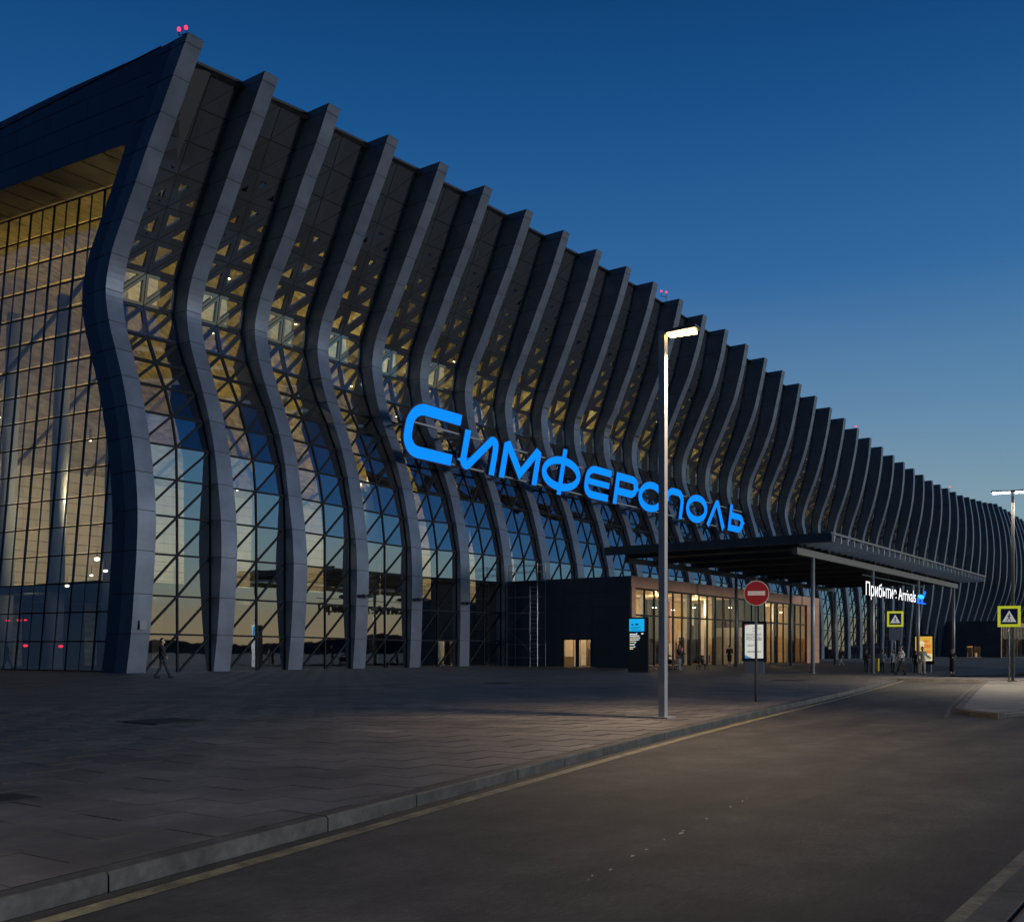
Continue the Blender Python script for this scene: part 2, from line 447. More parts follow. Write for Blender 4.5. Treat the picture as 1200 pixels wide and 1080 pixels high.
# near pavement with its own kerb, at the photographer's side
kp = []; x = -3.
while x < 30: kp.append((x, 1.28, 0)); x += 1.25
kerb_run('near_kerb', kp, side=-1, h=.06, w=.20)
MB().add([(-3, 1.30, .004), (30, 1.30, .004), (30, 1.405, .004), (-3, 1.405, .004)], [(0, 1, 2, 3)], 'yellow').build('near_edge_line')['kind'] = 'structure'
npv = tag(MB().box(-3, 30, -9, 1.06, -.2, .045, 'paving_base').build('near_pavement'), kind='structure')
sm = MB().box(-.595, .595, -.295, .295, 0, .012, 'paving').mesh('near_slab')
for i in range(12):
    for j in range(3): share(sm, 'paving_slab', npv, (2.4 + 1.2 * i + (.6 if j % 2 else 0), .74 - .6 * j, .045))
# traffic island
isl = [(26.3, 5.35), (27.6, 5.95), (40, 8.05), (54.2, 10.3), (54.2, 4.5), (40, 4.2), (27.0, 4.25), (25.6, 4.6)]
IZ = .12
n_ = len(isl)
ti = MB().add([(x, y, IZ - .01) for x, y in isl] + [(x, y, -.2) for x, y in isl],
              [tuple(reversed(range(n_)))] + [(i, (i + 1) % n_, n_ + (i + 1) % n_, n_ + i) for i in range(n_)], 'paving').build('traffic_island')
tag(ti, kind='structure')
ip = []
for k in range(n_):
    a = V((*isl[k], 0)); b = V((*isl[(k + 1) % n_], 0)); m = max(1, int((b - a).length / 1.5))
    for i in range(m): ip.append(a.lerp(b, i / m))
ip.append(V((*isl[0], 0)))
kerb_run('island_kerb', ip, side=-1, h=IZ, w=.17)
mb = MB()
for (xa, ya), (xb, yb) in zip([(25.3, 5.6), (30, 6.55), (40, 8.25), (54, 10.5)], [(30, 6.55), (40, 8.25), (54, 10.5)]):
    mb.add([(xa, ya, .004), (xb, yb, .004), (xb, yb + .10, .004), (xa, ya + .10, .004)], [(3, 2, 1, 0)], 'kerb')
tag(mb.build('island_edge_line'), kind='structure')
# raised crossing between plaza and island
sheet('raised_crossing', [54.6 + .4 * i for i in range(16)], lambda x: (4.4, kerb_y(x) + .3), lambda x, y: plaza_z(x, kerb_y(x)) + .006, 'paving', 4)
MB().hexa([(54.45, 4.4, -.2), (54.6, 4.4, -.2), (54.6, 15.2, -.2), (54.45, 15.2, -.2)], [(54.45, 4.4, .0), (54.6, 4.4, .137), (54.6, 15.2, .137), (54.45, 15.2, .0)], 'kerb').build('crossing_ramp')['kind'] = 'structure'
# worn white dashes left on the asphalt
mb = MB(); a = at(688, 1031, .004); b = at(884, 931, .004); d = (b - a).normalized(); nn = V((-d.y, d.x, 0))
t = 0.
while t < (b - a).length:
    L = random.uniform(.02, .11); w = random.uniform(.008, .03); o_ = random.uniform(-.02, .02)
    if random.random() < .75 - .4 * (t / 6. % 1):
        p = a + d * t + nn * o_
        mb.add([p, p + d * L * .9 + nn * random.uniform(-.02, .02), p + d * L + nn * w, p + d * L * .2 + nn * w * .8], [(0, 1, 2, 3)], 'white')
    t += L + random.uniform(.02, .3)
tag(mb.build('worn_line'), kind='structure')
# covers in the paving
for u, v, s, lab in ((193, 845, 1.3, 'dark square inspection cover in the paving near the left corner of the terminal'),
                     (592, 800, 1.3, 'dark inspection cover in the blue paving in front of the glass facade'),
                     (925, 797, 1.4, 'dark inspection cover in the paving behind the no entry sign'),
                     (2, 936, .5, 'small dark gully cover in the paving at the left edge')):
    p = at(u, v); c = thing('inspection_cover', lab, 'cover', (p.x, p.y, p.z + .014))
    MB().box(-s / 2, s / 2, -s / 2, s / 2, -.02, -.002, 'iron').build('frame', c)
    MB().box(-s / 2 + .05, s / 2 - .05, -s / 2 + .05, s / 2 - .05, -.02, .002, 'iron').build('lid', c)
# low dark hills and tree line far off on the other side of the road (seen in the glass)
mb = MB(); vs = []; fs = []; N = 140
for i in range(N):
    a = R(-170) + R(200) * i / (N - 1); r_ = 700
    h = 9 + 3 * math.sin(i * .21) + 2.5 * math.sin(i * .83 + 1) + random.uniform(0, 2.5)
    vs += [(r_ * math.cos(a), r_ * math.sin(a), -1), ((r_ + 30) * math.cos(a), (r_ + 30) * math.sin(a), h), ((r_ + 200) * math.cos(a), (r_ + 200) * math.sin(a), -1)]
for i in range(N - 1):
    for j in range(2): fs.append((3 * i + j, 3 * i + 3 + j, 3 * i + 4 + j, 3 * i + 1 + j))
tag(mb.add(vs, fs, 'hill').build('hills'), kind='structure')

# ------------------------------------------------------------------ the terminal
NR = 50
K = 18
Z0L = [.33, 2.42, 4.45, 6.64, 8.69, 10.67, 12.43, 14.09, 15.69, 17.17, 18.72, 20.42, 22.15, 23.74, 25.29, 26.81, 28.24, 29.71, 31.39]
Z2L = [.45, 2.48, 4.57, 6.83, 8.87, 10.90, 12.80, 14.62, 16.33, 17.82, 19.42, 21.31, 23.12, 24.84, 26.46, 28.07, 29.68, 31.23, 33.22]
FR0 = np.array([(z - .33) / (31.39 - .33) for z in Z0L]); FR2 = np.array([(z - .45) / (33.22 - .45) for z in Z2L])
KEYS = {
 0: [(.33, 0), (2.42, -.40), (4.45, -.65), (6.64, -.88), (8.69, -.96), (10.67, -.77), (12.43, -.47), (14.09, -.07), (15.69, .40), (17.17, .96), (18.72, 1.52), (20.42, 1.78), (22.15, 1.29), (23.74, .29), (25.29, -.79), (26.81, -1.79), (28.24, -2.82), (29.71, -3.84), (31.39, -5.03)],
 2: [(.45, .05), (2.48, -.19), (4.57, -.36), (6.83, -.45), (8.87, -.30), (10.9, .02), (12.8, .31), (14.62, .79), (16.33, 1.44), (17.82, 2.07), (19.42, 2.66), (21.31, 3.0), (23.12, 2.51), (24.84, 1.55), (26.46, .48), (28.07, -.47), (29.68, -1.38), (31.23, -2.35), (33.22, -3.42)],
 5: [(.33, 0), (3.5, -.1), (7.25, -.12), (9.12, 0), (11.17, .38), (13.4, .99), (14.38, 1.35), (16.5, 2.3), (18.2, 3.05), (20.01, 3.53), (22.05, 3.78), (24.02, 3.32), (25.76, 2.29), (27.52, 1.40), (29.24, .48), (30.87, -.41), (32.64, -1.29), (34.78, -2.34)],
 10: [(.33, 0), (3, -.1), (6, -.05), (8.69, .21), (11.14, .84), (12.87, 1.31), (15, 2.10), (17.2, 2.95), (19.47, 3.60), (20.76, 3.95), (22.01, 4.05), (23, 3.75), (24.17, 3.05), (26.19, 2.19), (28.02, 1.36), (29.92, .62), (31.81, -.10), (33.77, -.80), (36.08, -1.45)],
 13: [(.3, -.05), (5, -.2), (9, .15), (11, .65), (13.2, 1.30), (16.5, 2.5), (19.27, 3.42), (20.61, 3.75), (21.4, 3.77), (22.36, 3.6), (24.41, 2.73), (26.25, 1.87), (28.16, .97), (29.79, .17), (31.63, -.42), (33.46, -.91), (35.84, -1.37)],
 16: [(.3, -.3), (5, -.4), (9, .1), (12, .95), (15.17, 1.79), (16.75, 2.21), (18.66, 2.76), (20.24, 3.03), (21.33, 2.97), (22.54, 2.53), (24.03, 1.88), (25.7, 1.09), (27.28, .44), (28.98, -.15), (30.94, -.59), (32.63, -.97), (35.06, -1.45)],
 20: [(.3, -.75), (6, -.7), (10, -.33), (13.5, .6), (16, 1.3), (17.94, 1.69), (18.98, 1.75), (19.53, 1.69), (20.6, 1.33), (22.05, .77), (23.94, .08), (25.71, -.45), (28.83, -1.16), (31.23, -1.59), (33.33, -1.86)],
 24: [(.3, -.7), (5, -.9), (9.73, -.77), (14, -.25), (16.5, .15), (17.83, .2), (18.75, .1), (20.09, -.28), (21.34, -.7), (23.14, -1.22), (25.65, -1.86), (27.67, -2.15), (29.78, -2.38), (31.58, -2.42)],
 28: [(.3, -.2), (3, -.45), (6.39, -.8), (7.89, -1.05), (10.04, -1.33), (13.15, -1.54), (17.63, -1.68), (19.38, -1.95), (22.11, -2.48), (24.75, -2.89), (27.65, -3.05), (30.23, -2.97), (30.59, -2.9)],
 32: [(.3, -.3), (4, -.9), (7.88, -1.64), (8.95, -1.94), (11.35, -2.45), (14.06, -2.84), (16.94, -3.12), (19.37, -3.49), (22.19, -3.74), (24.91, -3.8), (27.48, -3.65), (30.23, -3.3), (30.73, -3.2)],
 36: [(.3, -.4), (4, -1.1), (7.75, -2.06), (9.14, -2.48), (11.53, -3.24), (14.01, -3.89), (16.38, -4.33), (19.34, -4.55), (22.35, -4.65), (25.63, -4.42), (28.45, -4.0), (31.52, -3.3), (31.94, -3.2)],
 38: [(.3, -.4), (4, -1.3), (8, -2.4), (11.26, -3.64), (12.34, -4.08), (14.51, -4.70), (16.98, -5.08), (20.06, -5.2), (22.79, -5.15), (26.13, -4.86), (29.07, -4.31), (32.93, -3.19)],
 51: [(.3, -.4), (4, -1.5), (8, -2.9), (11.26, -4.2), (14.51, -5.3), (16.98, -5.6), (20.06, -5.6), (22.79, -5.35), (26.13, -4.7), (29.07, -3.8), (33.5, -2.2)]}
kn = sorted(KEYS)
ktop = [KEYS[k][-1][0] for k in kn]
def rows_z(n):
    fr = FR0 + (FR2 - FR0) * min(n, 4.) / 2.
    fr = np.clip(fr, 0, 1); fr[-1] = 1; fr[0] = 0
    return .33 + (np.interp(n, kn, ktop) - .33) * fr
_cache = {}
def prof(n):
    """row heights and front line of rib n"""
    if n in _cache: return _cache[n]
    z = rows_z(n); t = (z - .33) / (z[-1] - .33)
    cols = []
    for k in kn:
        a = np.array(KEYS[k]); za = (a[:, 0] - a[0, 0]) / (a[-1, 0] - a[0, 0]); cols.append(np.interp(t, za, a[:, 1]))
    cols = np.array(cols); y = np.array([np.interp(n, kn, cols[:, i]) for i in range(K + 1)])
    _cache[n] = (z, y); return _cache[n]
def cr(a, s):
    """Catmull-Rom through the row values"""
    s = min(max(s, 0), len(a) - 1); i = min(int(s), len(a) - 2); t = s - i
    p1, p2 = a[i], a[i + 1]; p0 = a[i - 1] if i > 0 else 2 * p1 - p2; p3 = a[i + 2] if i + 2 < len(a) else 2 * p2 - p1
    return .5 * (2 * p1 + (p2 - p0) * t + (2 * p0 - 5 * p1 + 4 * p2 - p3) * t * t + (3 * p1 - p0 - 3 * p2 + p3) * t ** 3)
REC = np.interp(range(K + 1), [0, 4, 6, 8, 9, 10, 11, 12, 14, 18], [.22, .28, .40, .62, .82, 1.0, 1.15, 1.3, 1.55, 1.9])
RW = 1.12

_gc = {}
def gline(n):
    '''glass line behind rib n: upright at the foot, then following the rib'''
    if n not in _gc:
        z, y = prof(n); g_ = y + REC
        for k in range(8): g_[k] = max(g_[k], y[0] + .22 + (.0 if k < 5 else .02))
        _gc[n] = g_
    return _gc[n]
term = thing('airport_terminal', 'dark airport terminal with a wave shaped ribbed glass facade glowing inside', 'building', (X0, Y0, .33), world_coords=True)

def taper(s): return 1 - .17 * s / K
def rib_piece(mb, n, s0, s1, x0, x1, d0, d1, m, sub=3, gap=.018):
    """one cladding panel: a curved box between row positions s0 and s1; d0/d1 = depth behind the rib front"""
    z, y = prof(n); rings = []; full_w = x1 - x0 if x1 - x0 > 1.0 else 0
    for i in range(sub + 1):
        s = s0 + (s1 - s0) * i / sub
        zz = cr(z, s); yy = cr(y, s)
        if full_w: x1 = x0 + full_w * taper(s)
        if i == 0: zz += gap
        if i == sub: zz -= gap
        dd = d1 if d1 is not None else cr(gline(n), s) - yy + .22
        rings.append([(x0, Y0 + yy + d0, zz), (x1, Y0 + yy + d0, zz), (x1, Y0 + yy + dd, zz), (x0, Y0 + yy + dd, zz)])
    vs = [p for r in rings for p in r]; fs = [(3, 2, 1, 0), tuple(4 * sub + i for i in range(4))]
    for i in range(sub):
        for j in range(4): fs.append((4 * i + j, 4 * i + (j + 1) % 4, 4 * i + 4 + (j + 1) % 4, 4 * i + 4 + j))
    mb.add(vs, fs, m)

NPAN = 13
for n in range(NR + 1):
    x = X0 + n * BAY
    core = MB()
    for k in range(K):
        d1 = 2.15 if n == 0 else None
        rib_piece(core, n, k, k + 1, x + .03, x + RW - .03, .03, (2.12 if n == 0 else None), 'ribcore', 2, 0.)
    rib = core.build('rib', term)
    fb = MB(); fd = lambda kk: 2.7 if kk < 9 else (1.7 if kk < 11 else .35)
    for k in range(1, K - 1):
        z_, y_ = prof(n); q_ = []
        for kk in (k, k + 1): q_.append([(x + .25, Y0 + gline(n)[kk] + .22, z_[kk]), (x + .85, Y0 + gline(n)[kk] + .22, z_[kk]), (x + .85, Y0 + gline(n)[kk] + fd(kk), z_[kk]), (x + .25, Y0 + gline(n)[kk] + fd(kk), z_[kk])])
        fb.hexa(q_[0], q_[1], 'fin')
    if n > 0: fb.build('inner_fin', rib)
    rest = MB()
    segs = [(k, k + 1) for k in range(K - 1)] + [(K - 1, K - .22), (K - .22, K)]
    for (a, b) in segs:
        mb = rest if n >= NPAN else MB()
        if n == 0:
            rib_piece(mb, n, a, b, x, x + RW, 0, 1.08, 'rib', 6)
        else:
            rib_piece(mb, n, a, b, x, x + RW, 0, None, 'rib', 6 if n < 8 else 4 if n < 20 else 2, .018 if n < 20 else .0)
        if n < NPAN: mb.build('panel', rib)
        if n == 0:
            mb = MB(); rib_piece(mb, n, a, b, x + .004, x + RW - .01, 1.10, 2.18, 'endpanel', 6); mb.build('panel', rib)
    if n >= NPAN: tag(rest.build('cladding', rib), kind='stuff')

OPEN = [.92, .92, .92, .92, .92, .92, .905, .88, .86, .82, .76, .68, .52, .42, .28, .0, .0, .0]
def bay_grid(n):
    xa, xb = X0 + n * BAY + RW, X0 + (n + 1) * BAY
    za, ya = prof(n); zb, yb = prof(n + 1)
    G = []
    for k in range(K + 1):
        A = V((xa - RW + RW * taper(k), Y0 + gline(n)[k], za[k] - (.12 if k == K else 0))); B_ = V((xb, Y0 + gline(n + 1)[k], zb[k] - (.12 if k == K else 0)))
        G.append((A, A.lerp(B_, .5), B_))
    return G
NB_PANE = 3
for n in range(NR):
    G = bay_grid(n); fr = MB(); gl = MB(); pn = MB()
    bay = None; todo = []
    for k in range(K):
        s = OPEN[k]
        if k == 15 and n >= 1: s = random.choice((0, .16, .22))
        if k in (12, 13, 14): s += random.uniform(-.03, .03)
        if n > 20 and k < 9: s *= .97
        for j in range(2):
            ll, lr, ul, ur = G[k][j], G[k][j + 1], G[k + 1][j], G[k + 1][j + 1]
            for tri in ((ll, lr, ur), (ll, ur, ul)):
                a, b, c = tri
                nv = (b - a).cross(c - a).normalized()
                la, lb, lc = (b - c).length, (c - a).length, (a - b).length
                ic = (a * la + b * lb + c * lc) / (la + lb + lc)
                if s < .05:
                    q = [ic + (p - ic) * .95 for p in tri]
                    pts3 = [p for p in tri] + [p + nv * .0 for p in q] + [p - nv * .03 for p in tri]
                    # closed panel: sits proud of a dark joint
                    tgt = MB() if n < 4 else pn
                    tgt.add([p + nv * .03 for p in q] + [p - nv * .03 for p in q], [(0, 1, 2), (1, 0, 3, 4), (2, 1, 4, 5), (0, 2, 5, 3)], 'frame')
                    if n < 4: todo.append(('panel', tgt))
                    fr.add([p - nv * .01 for p in tri], [(0, 1, 2)], 'mull')
                    continue
                ins = [ic + (p - ic) * s for p in tri]
                m = 'frame' if s < .8 else 'mull'
                dep = .16 if s < .8 else .10
                vs = [p for p in tri] + ins + [p - nv * dep for p in ins]
                fs = [(0, 1, 4, 3), (1, 2, 5, 4), (2, 0, 3, 5), (3, 4, 7, 6), (4, 5, 8, 7), (5, 3, 6, 8)]
                fr.add(vs, fs, m)
                if s < .8:
                    for e0, e1 in ((0, 1), (1, 2)):
                        fr.bar(tri[e0] + nv * .004, tri[e1] + nv * .004, .045, .012, 'mull', up=nv)
                tgt = MB() if n < NB_PANE else gl
                tgt.add([p - nv * (dep * .6) for p in ins], [(0, 1, 2)], 'glass')
                if n < NB_PANE: todo.append(('pane', tgt))
    bay = fr.build('facade_bay', term)
    for nm, mb in todo: mb.build(nm, bay)
    if gl.v: tag(gl.build('glazing', bay), kind='stuff')
    if pn.v: tag(pn.build('cladding', bay), kind='stuff')
    # coping along the top of the bay
    a, b = G[K][0], G[K][2]
    MB().hexa([a + V((0, -.06, 0)), b + V((0, -.06, 0)), b + V((0, .5, 0)), a + V((0, .5, 0))],
              [a + V((0, -.06, .14)), b + V((0, -.06, .14)), b + V((0, .5, .14)), a + V((0, .5, .14))], 'coping').build('coping', bay)
    # sill at the foot
    a, b = G[0][0], G[0][2]
    MB().hexa([a + V((0, -.10, -.25)), b + V((0, -.10, -.25)), b + V((0, .3, -.25)), a + V((0, .3, -.25))],
              [a + V((0, -.10, .06)), b + V((0, -.10, .06)), b + V((0, .3, .06)), a + V((0, .3, .06))], 'kerb').build('sill', bay)

# roof, back and far end
mb = MB(); vs = []; fs = []
for n in range(NR + 1):
    z, y = prof(n); x = X0 + n * BAY + (RW if n == 0 else .5)
    vs += [(x, Y0 + y[K] + 1.6, z[K] - .3), (x, Y0 + 25, z[K] + .8), (x, Y0 + 60, z[K] - .5)]
for n in range(NR):
    for j in range(2): fs.append((3 * n + j, 3 * n + 3 + j, 3 * n + 4 + j, 3 * n + 1 + j))
mb.add(vs, fs, 'roof').build('roof', term)
XE = X0 + NR * BAY + RW
MB().box(X0 + 3, XE, Y0 + 59.7, Y0 + 60, -.3, 31, 'dkclad').build('back_wall', term)
MB().box(XE, XE + .3, Y0 - 2, Y0 + 60, -.3, 31, 'dkclad').build('far_end_wall', term)

# left end: fascia box over a leaning glass wall
zt0 = 31.39
def end_top(y): return 31.40 + .075 * (y + 2.85) - .00154 * (y + 2.85) ** 2
def end_sof(y): return 27.42 + .066 * y
fas = MB()
ya, yb = -2.8, 32.
ycols = [-.05 + 3.5 * i for i in range(10)]
fas.hexa([(X0 + .06, Y0 - .1, end_sof(-.1) + .02), (X0 + 2.9, Y0 - .1, end_sof(-.1) + .02), (X0 + 2.9, Y0 + yb, end_sof(yb) + .02), (X0 + .06, Y0 + yb, end_sof(yb) + .02)],
         [(X0 + .06, Y0 - 3.0, end_top(-3.) - .02), (X0 + 2.9, Y0 - 3.0, end_top(-3.) - .02), (X0 + 2.9, Y0 + yb, end_top(yb) - .02), (X0 + .06, Y0 + yb, end_top(yb) - .02)], 'ribcore')
fascia = fas.build('fascia', term)
for r_ in range(4):
    for i in range(9):
        f0, f1 = r_ / 4, (r_ + 1) / 4
        off = 1.75 if r_ % 2 else 0
        y0_, y1_ = ycols[i] + off, ycols[i + 1] + off
        P_ = lambda y, f: (end_sof(y) + (end_top(y) - end_sof(y)) * f)
        lean = lambda f: -2.75 * f if i == 0 else 0.
        q0 = 0 if i else (-off)
        yl0, yl1 = y0_ + lean(f0) + q0 + .012, y0_ + lean(f1) + q0 + .012
        g_ = .012
        if i == 0: yl0 -= .16; yl1 -= .16
        XF = X0 + .014
        bt = [(XF, Y0 + yl0, P_(yl0, f0) + g_), (X0 + .08, Y0 + yl0, P_(yl0, f0) + g_), (X0 + .08, Y0 + y1_ - g_, P_(y1_, f0) + g_), (XF, Y0 + y1_ - g_, P_(y1_, f0) + g_)]
        tp = [(XF, Y0 + yl1, P_(yl1, f1) - g_), (X0 + .08, Y0 + yl1, P_(yl1, f1) - g_), (X0 + .08, Y0 + y1_ - g_, P_(y1_, f1) - g_), (XF, Y0 + y1_ - g_, P_(y1_, f1) - g_)]
        MB().hexa(bt, tp, 'endpanel').build('panel', fascia)
cop = MB(); cop.hexa([(X0 - .03, Y0 - 2.9, end_top(-2.9)), (X0 + 3, Y0 - 2.9, end_top(-2.9)), (X0 + 3, Y0 + yb, end_top(yb)), (X0 - .03, Y0 + yb, end_top(yb))],
         [(X0 - .03, Y0 - 2.9, end_top(-2.9) + .03), (X0 + 3, Y0 - 2.9, end_top(-2.9) + .03), (X0 + 3, Y0 + yb, end_top(yb) + .03), (X0 - .03, Y0 + yb, end_top(yb) + .03)], 'coping')
cop.build('coping', fascia)
sof = MB(); sof.add([(X0 + .05, Y0 - .1, end_sof(-.1)), (X0 + 2.9, Y0 - .1, end_sof(-.1)), (X0 + 2.9, Y0 + yb, end_sof(yb)), (X0 + .05, Y0 + yb, end_sof(yb))], [(3, 2, 1, 0)], 'soffit')
for i in range(1, 16):
    y = .1 + 2.0 * i; sof.bar((X0 + .06, Y0 + y, end_sof(y) - .01), (X0 + 2.9, Y0 + y, end_sof(y) - .01), .04, .02, 'ribcore')
sof.build('soffit', fascia)
# the glass: leans inwards with height
def glass_y(z):
    zz, yy = prof(0); return float(np.interp(z, zz, gline(0)))
ROWS = 17; zb_, ztp = .45, 27.3
def wall_x(z): return X0 + .30 + 2.45 * (z - .33) / 27.
def edge_y(z):
    """where the end rib's inner edge stands"""
    zz, yy = prof(0); return float(np.interp(z, zz, yy)) + 2.1
ew = MB(); zr = [zb_ + (ztp - zb_) * i / ROWS for i in range(ROWS + 1)]
YC = [-1.6 + 1.28 * i for i in range(27)]
def zrow(i, y): return zr[i] + (.066 * y) * (i / ROWS)
for i in range(ROWS + 1):
    ew.bar((wall_x(zr[i]), Y0 + glass_y(zr[i]) + .3, zrow(i, -1)), (wall_x(zr[i]), Y0 + 31.9, zrow(i, 31.9)), .09, .065, 'mull')
for j, y in enumerate(YC):
    pts_ = []
    for i in range(ROWS + 1):
        yy = y
        pts_.append(V((wall_x(zr[i]) + .03, Y0 + yy, zrow(i, yy))))
    seg = [p for p in pts_ if p.y - Y0 > glass_y(p.z) + .25]
    for a, b in zip(seg, seg[1:]):
        if b.z - a.z < 2.2: ew.bar(a, b, .05 if j % 2 else .09, .09 if j % 2 else .12, 'mull', up=(0, 1, 0))
endw = ew.build('end_glass_wall', term)
restp = MB()
for i in range(ROWS):
    for j in range(len(YC) - 1):
        y0_, y1_ = YC[j], YC[j + 1]
        if y0_ < max(glass_y(zr[i]), glass_y(zr[i + 1])) - 1.3: continue
        gy = max(glass_y(zr[i]), glass_y(zr[i + 1])) + .2
        if y1_ < gy + .15: continue
        y0_ = max(y0_, gy)
        jx = random.uniform(-.012, .012); jy = random.uniform(-.012, .012)
        q = [(wall_x(zr[i]) + jx, Y0 + y0_ + .04, zrow(i, y0_) + .04), (wall_x(zr[i]) + jy, Y0 + y1_ - .04, zrow(i, y1_) + .04),
             (wall_x(zr[i + 1]) - jx, Y0 + y1_ - .04, zrow(i + 1, y1_) - .04), (wall_x(zr[i + 1]) - jy, Y0 + y0_ + .04, zrow(i + 1, y0_) - .04)]
        tgt = MB() if j < 11 else restp
        tgt.add(q, [(3, 2, 1, 0)], 'eglass')
        if tgt is not restp: tgt.build('window_pane', endw)
tag(restp.build('glazing', endw), kind='stuff')
MB().box(X0 + .05, X0 + 3.6, Y0 + 31.95, Y0 + 32.3, -.3, 31.2, 'dkclad').build('return_wall', term)
MB().box(X0 + .3, X0 + .6, Y0 + 32.3, Y0 + 60, -.3, 31, 'dkclad').build('side_wall', term)

# ------------------------------------------------------------------ inside
XI = X0 + 2.9
inn = MB().box(X0 + .5, XE, Y0 + .6, Y0 + 59, .20, .34, 'int_floor').build('interior_floor', term)
mez = MB().box(XI + 1.0, XE, Y0 + 7.5, Y0 + 30, 5.2, 5.7, 'int_dark').build('mezzanine', term)
rl = MB()
for z in (6.1, 6.45, 6.8): rl.bar((XI + 1.2, Y0 + 7.7, z), (X0 + 110, Y0 + 7.7, z), .03, .03, 'rail')
for i in range(70): rl.bar((XI + 1.2 + 1.5 * i, Y0 + 7.7, 5.7), (XI + 1.2 + 1.5 * i, Y0 + 7.7, 6.8), .04, .04, 'rail')
rl.build('balustrade', mez)
iw = MB().box(XI, XE, Y0 + 26.1, Y0 + 26.4, .34, 31, 'int_upper').build('interior_wall', term)
for i in range(26):
    for r_ in range(12):
        z = 5.75 + r_ * .78
        MB().box(XI + .2 + i * 6, XI + .2 + i * 6 + 5.97, Y0 + 26.0 - .02 * (r_ % 2), Y0 + 26.1, z, z + .70, 'int_wall').build('wall_panel', iw) if i < 16 else None
far_wall = MB().box(XI + 96.4, XE, Y0 + 25.95, Y0 + 26.09, 5.75, 15.1, 'int_wall').build('wall_facing', iw)
low = MB()
for i in range(26): low.box(XI + .2 + i * 6, XI + 5.0 + i * 6, Y0 + 25.9, Y0 + 26.09, .34, 5.1, 'int_dark')
low.build('ground_floor_shops', term)
# wavy ceiling of warm metal strips
cl = MB(); vs = []; fs = []; NX, NY = 260, 16
for i in range(NX + 1):
    x = X0 + 3.1 + (XE - X0 - 3.6) * i / NX
    for j in range(NY + 1):
        t = j / NY; y = Y0 + 4.0 + 22.1 * t
        top = 29.8
        lo_ = 15.2 + 13.6 * (1 - smooth((x - X0 - 7) / 28))
        z = lo_ + (top - lo_) * (1 - t) ** 1.35 + .28 * math.sin(i * .9 + j * .5) * math.sin(j * 1.3 + i * .13) + random.uniform(-.12, .12)
        vs.append((x, y, z))
for i in range(NX):
    for j in range(NY):
        k = i * (NY + 1) + j; fs.append((k, k + 1, k + NY + 2)); fs.append((k, k + NY + 2, k + NY + 1))
tag(cl.add(vs, fs, 'int_ceil').build('ceiling', term))
# columns, braces
for i in range(20):
    x = X0 + 4.2 + i * 2 * BAY * 1.0
    c = MB().tube((x, Y0 + 7.6, .3), (x, Y0 + 7.0, 24), .62, 'int_col', .5, 16).build('column', term, True)
    mb = MB(); mb.tube((x, Y0 + 7.3, 12), (x + 4.5, Y0 + 9.5, 20.5), .16, 'int_col', n=8); mb.tube((x, Y0 + 7.3, 12), (x - (3.9 if i else 0), Y0 + 9.5, 20.5), .16, 'int_col', n=8)
    if i: mb.build('brace', c)
for i in range(5):
    y = Y0 + 8.5 + 6 * i
    MB().tube((X0 + 4.6, y, .3), (X0 + 5.4, y, 24), .55, 'int_col', .45, 16).build('column', term, True)
# girders and downlights under the ceiling
gd = MB()
for i in range(46):
    x = X0 + 3 + i * BAY; gd.bar((x, Y0 + 5.5, 24.4), (x, Y0 + 25.8, 15.0), .12, .3, 'grey')
gd.build('ceiling_girders', term)
dl = MB()
for i in range(90):
    x = X0 + 4 + i * 1.7 + random.uniform(-.5, .5); t = random.random()
    z = 14.9 + 14.0 * (1 - t) ** 1.35; y = Y0 + 4.0 + 22.1 * t
    dl.tube((x, y, z - .55), (x, y, z - .5), .09, 'down', n=8); dl.tube((x, y, z - .5), (x, y, z + .3), .1, 'grey', n=8)
dl.build('downlights', term)
for y_, z_, m_, r_ in ((15.6, 3.4, 'redlamp', .10), (14.3, 3.4, 'redlamp', .12), (13.6, 3.4, 'redlamp', .08), (13.6, 1.85, 'redlamp', .12), (9.8, 1.8, 'redlamp', .12),
                       (6.16, 6.7, 'down', .14), (5.34, 6.0, 'down', .1), (6.7, 5.8, 'down', .08), (9.14, 5.3, 'down', .1)):
    q_ = MB().sphere((X0 + 2.3, Y0 + y_, z_), r_, m_, 10, 6, (1, 1.5, .7)).tube((X0 + 2.3, Y0 + y_, z_ + r_ * .5), (X0 + 2.3, Y0 + y_, z_ + .5), .02, 'black', n=6)
    q_.build('glow_dot', term)  # small glowing dots on stems, added behind the end glass
def wash(name, loc, aim, energy, col, cone=150, size=.2):
    o = lamp(name, 'SPOT', loc, energy, col, size); o.data.spot_size = R(cone); o.data.spot_blend = .6
    o.rotation_euler = V(aim).to_track_quat('-Z', 'Y').to_euler(); return o
def lamp(name, typ, loc, energy, col, size=.3, rot=None):
    d = bpy.data.lights.new(name, typ); d.energy = energy; d.color = col
    if typ == 'AREA': d.size = size
    else: d.shadow_soft_size = size
    o = bpy.data.objects.new(name, d); COL.objects.link(o); o.location = loc
    if rot: o.rotation_euler = rot
    return o
WARM = (1., .77, .40)
for i in range(15):
    x = X0 + 7 + i * 2.2 * BAY
    e = 700 if i < 9 else 450
    wash('hall_lamp', (x, Y0 + 13, 11.0), (0, 1, .05), e * 3.6, WARM, 165)
    MB().sphere((x, Y0 + 15, 11.0), .0, 'down') if False else None
for i in range(16): wash('ceiling_lamp', (X0 + 8 + i * 1.5 * BAY, Y0 + 7.0, 13.5), (0, .22, 1), 2500 if i < 10 else 1700, (1., .77, .38), 130)
for y in (10, 20, 30): lamp('ceiling_lamp', 'POINT', (X0 + 10, Y0 + y, 19), 230, (1., .82, .56), .2)
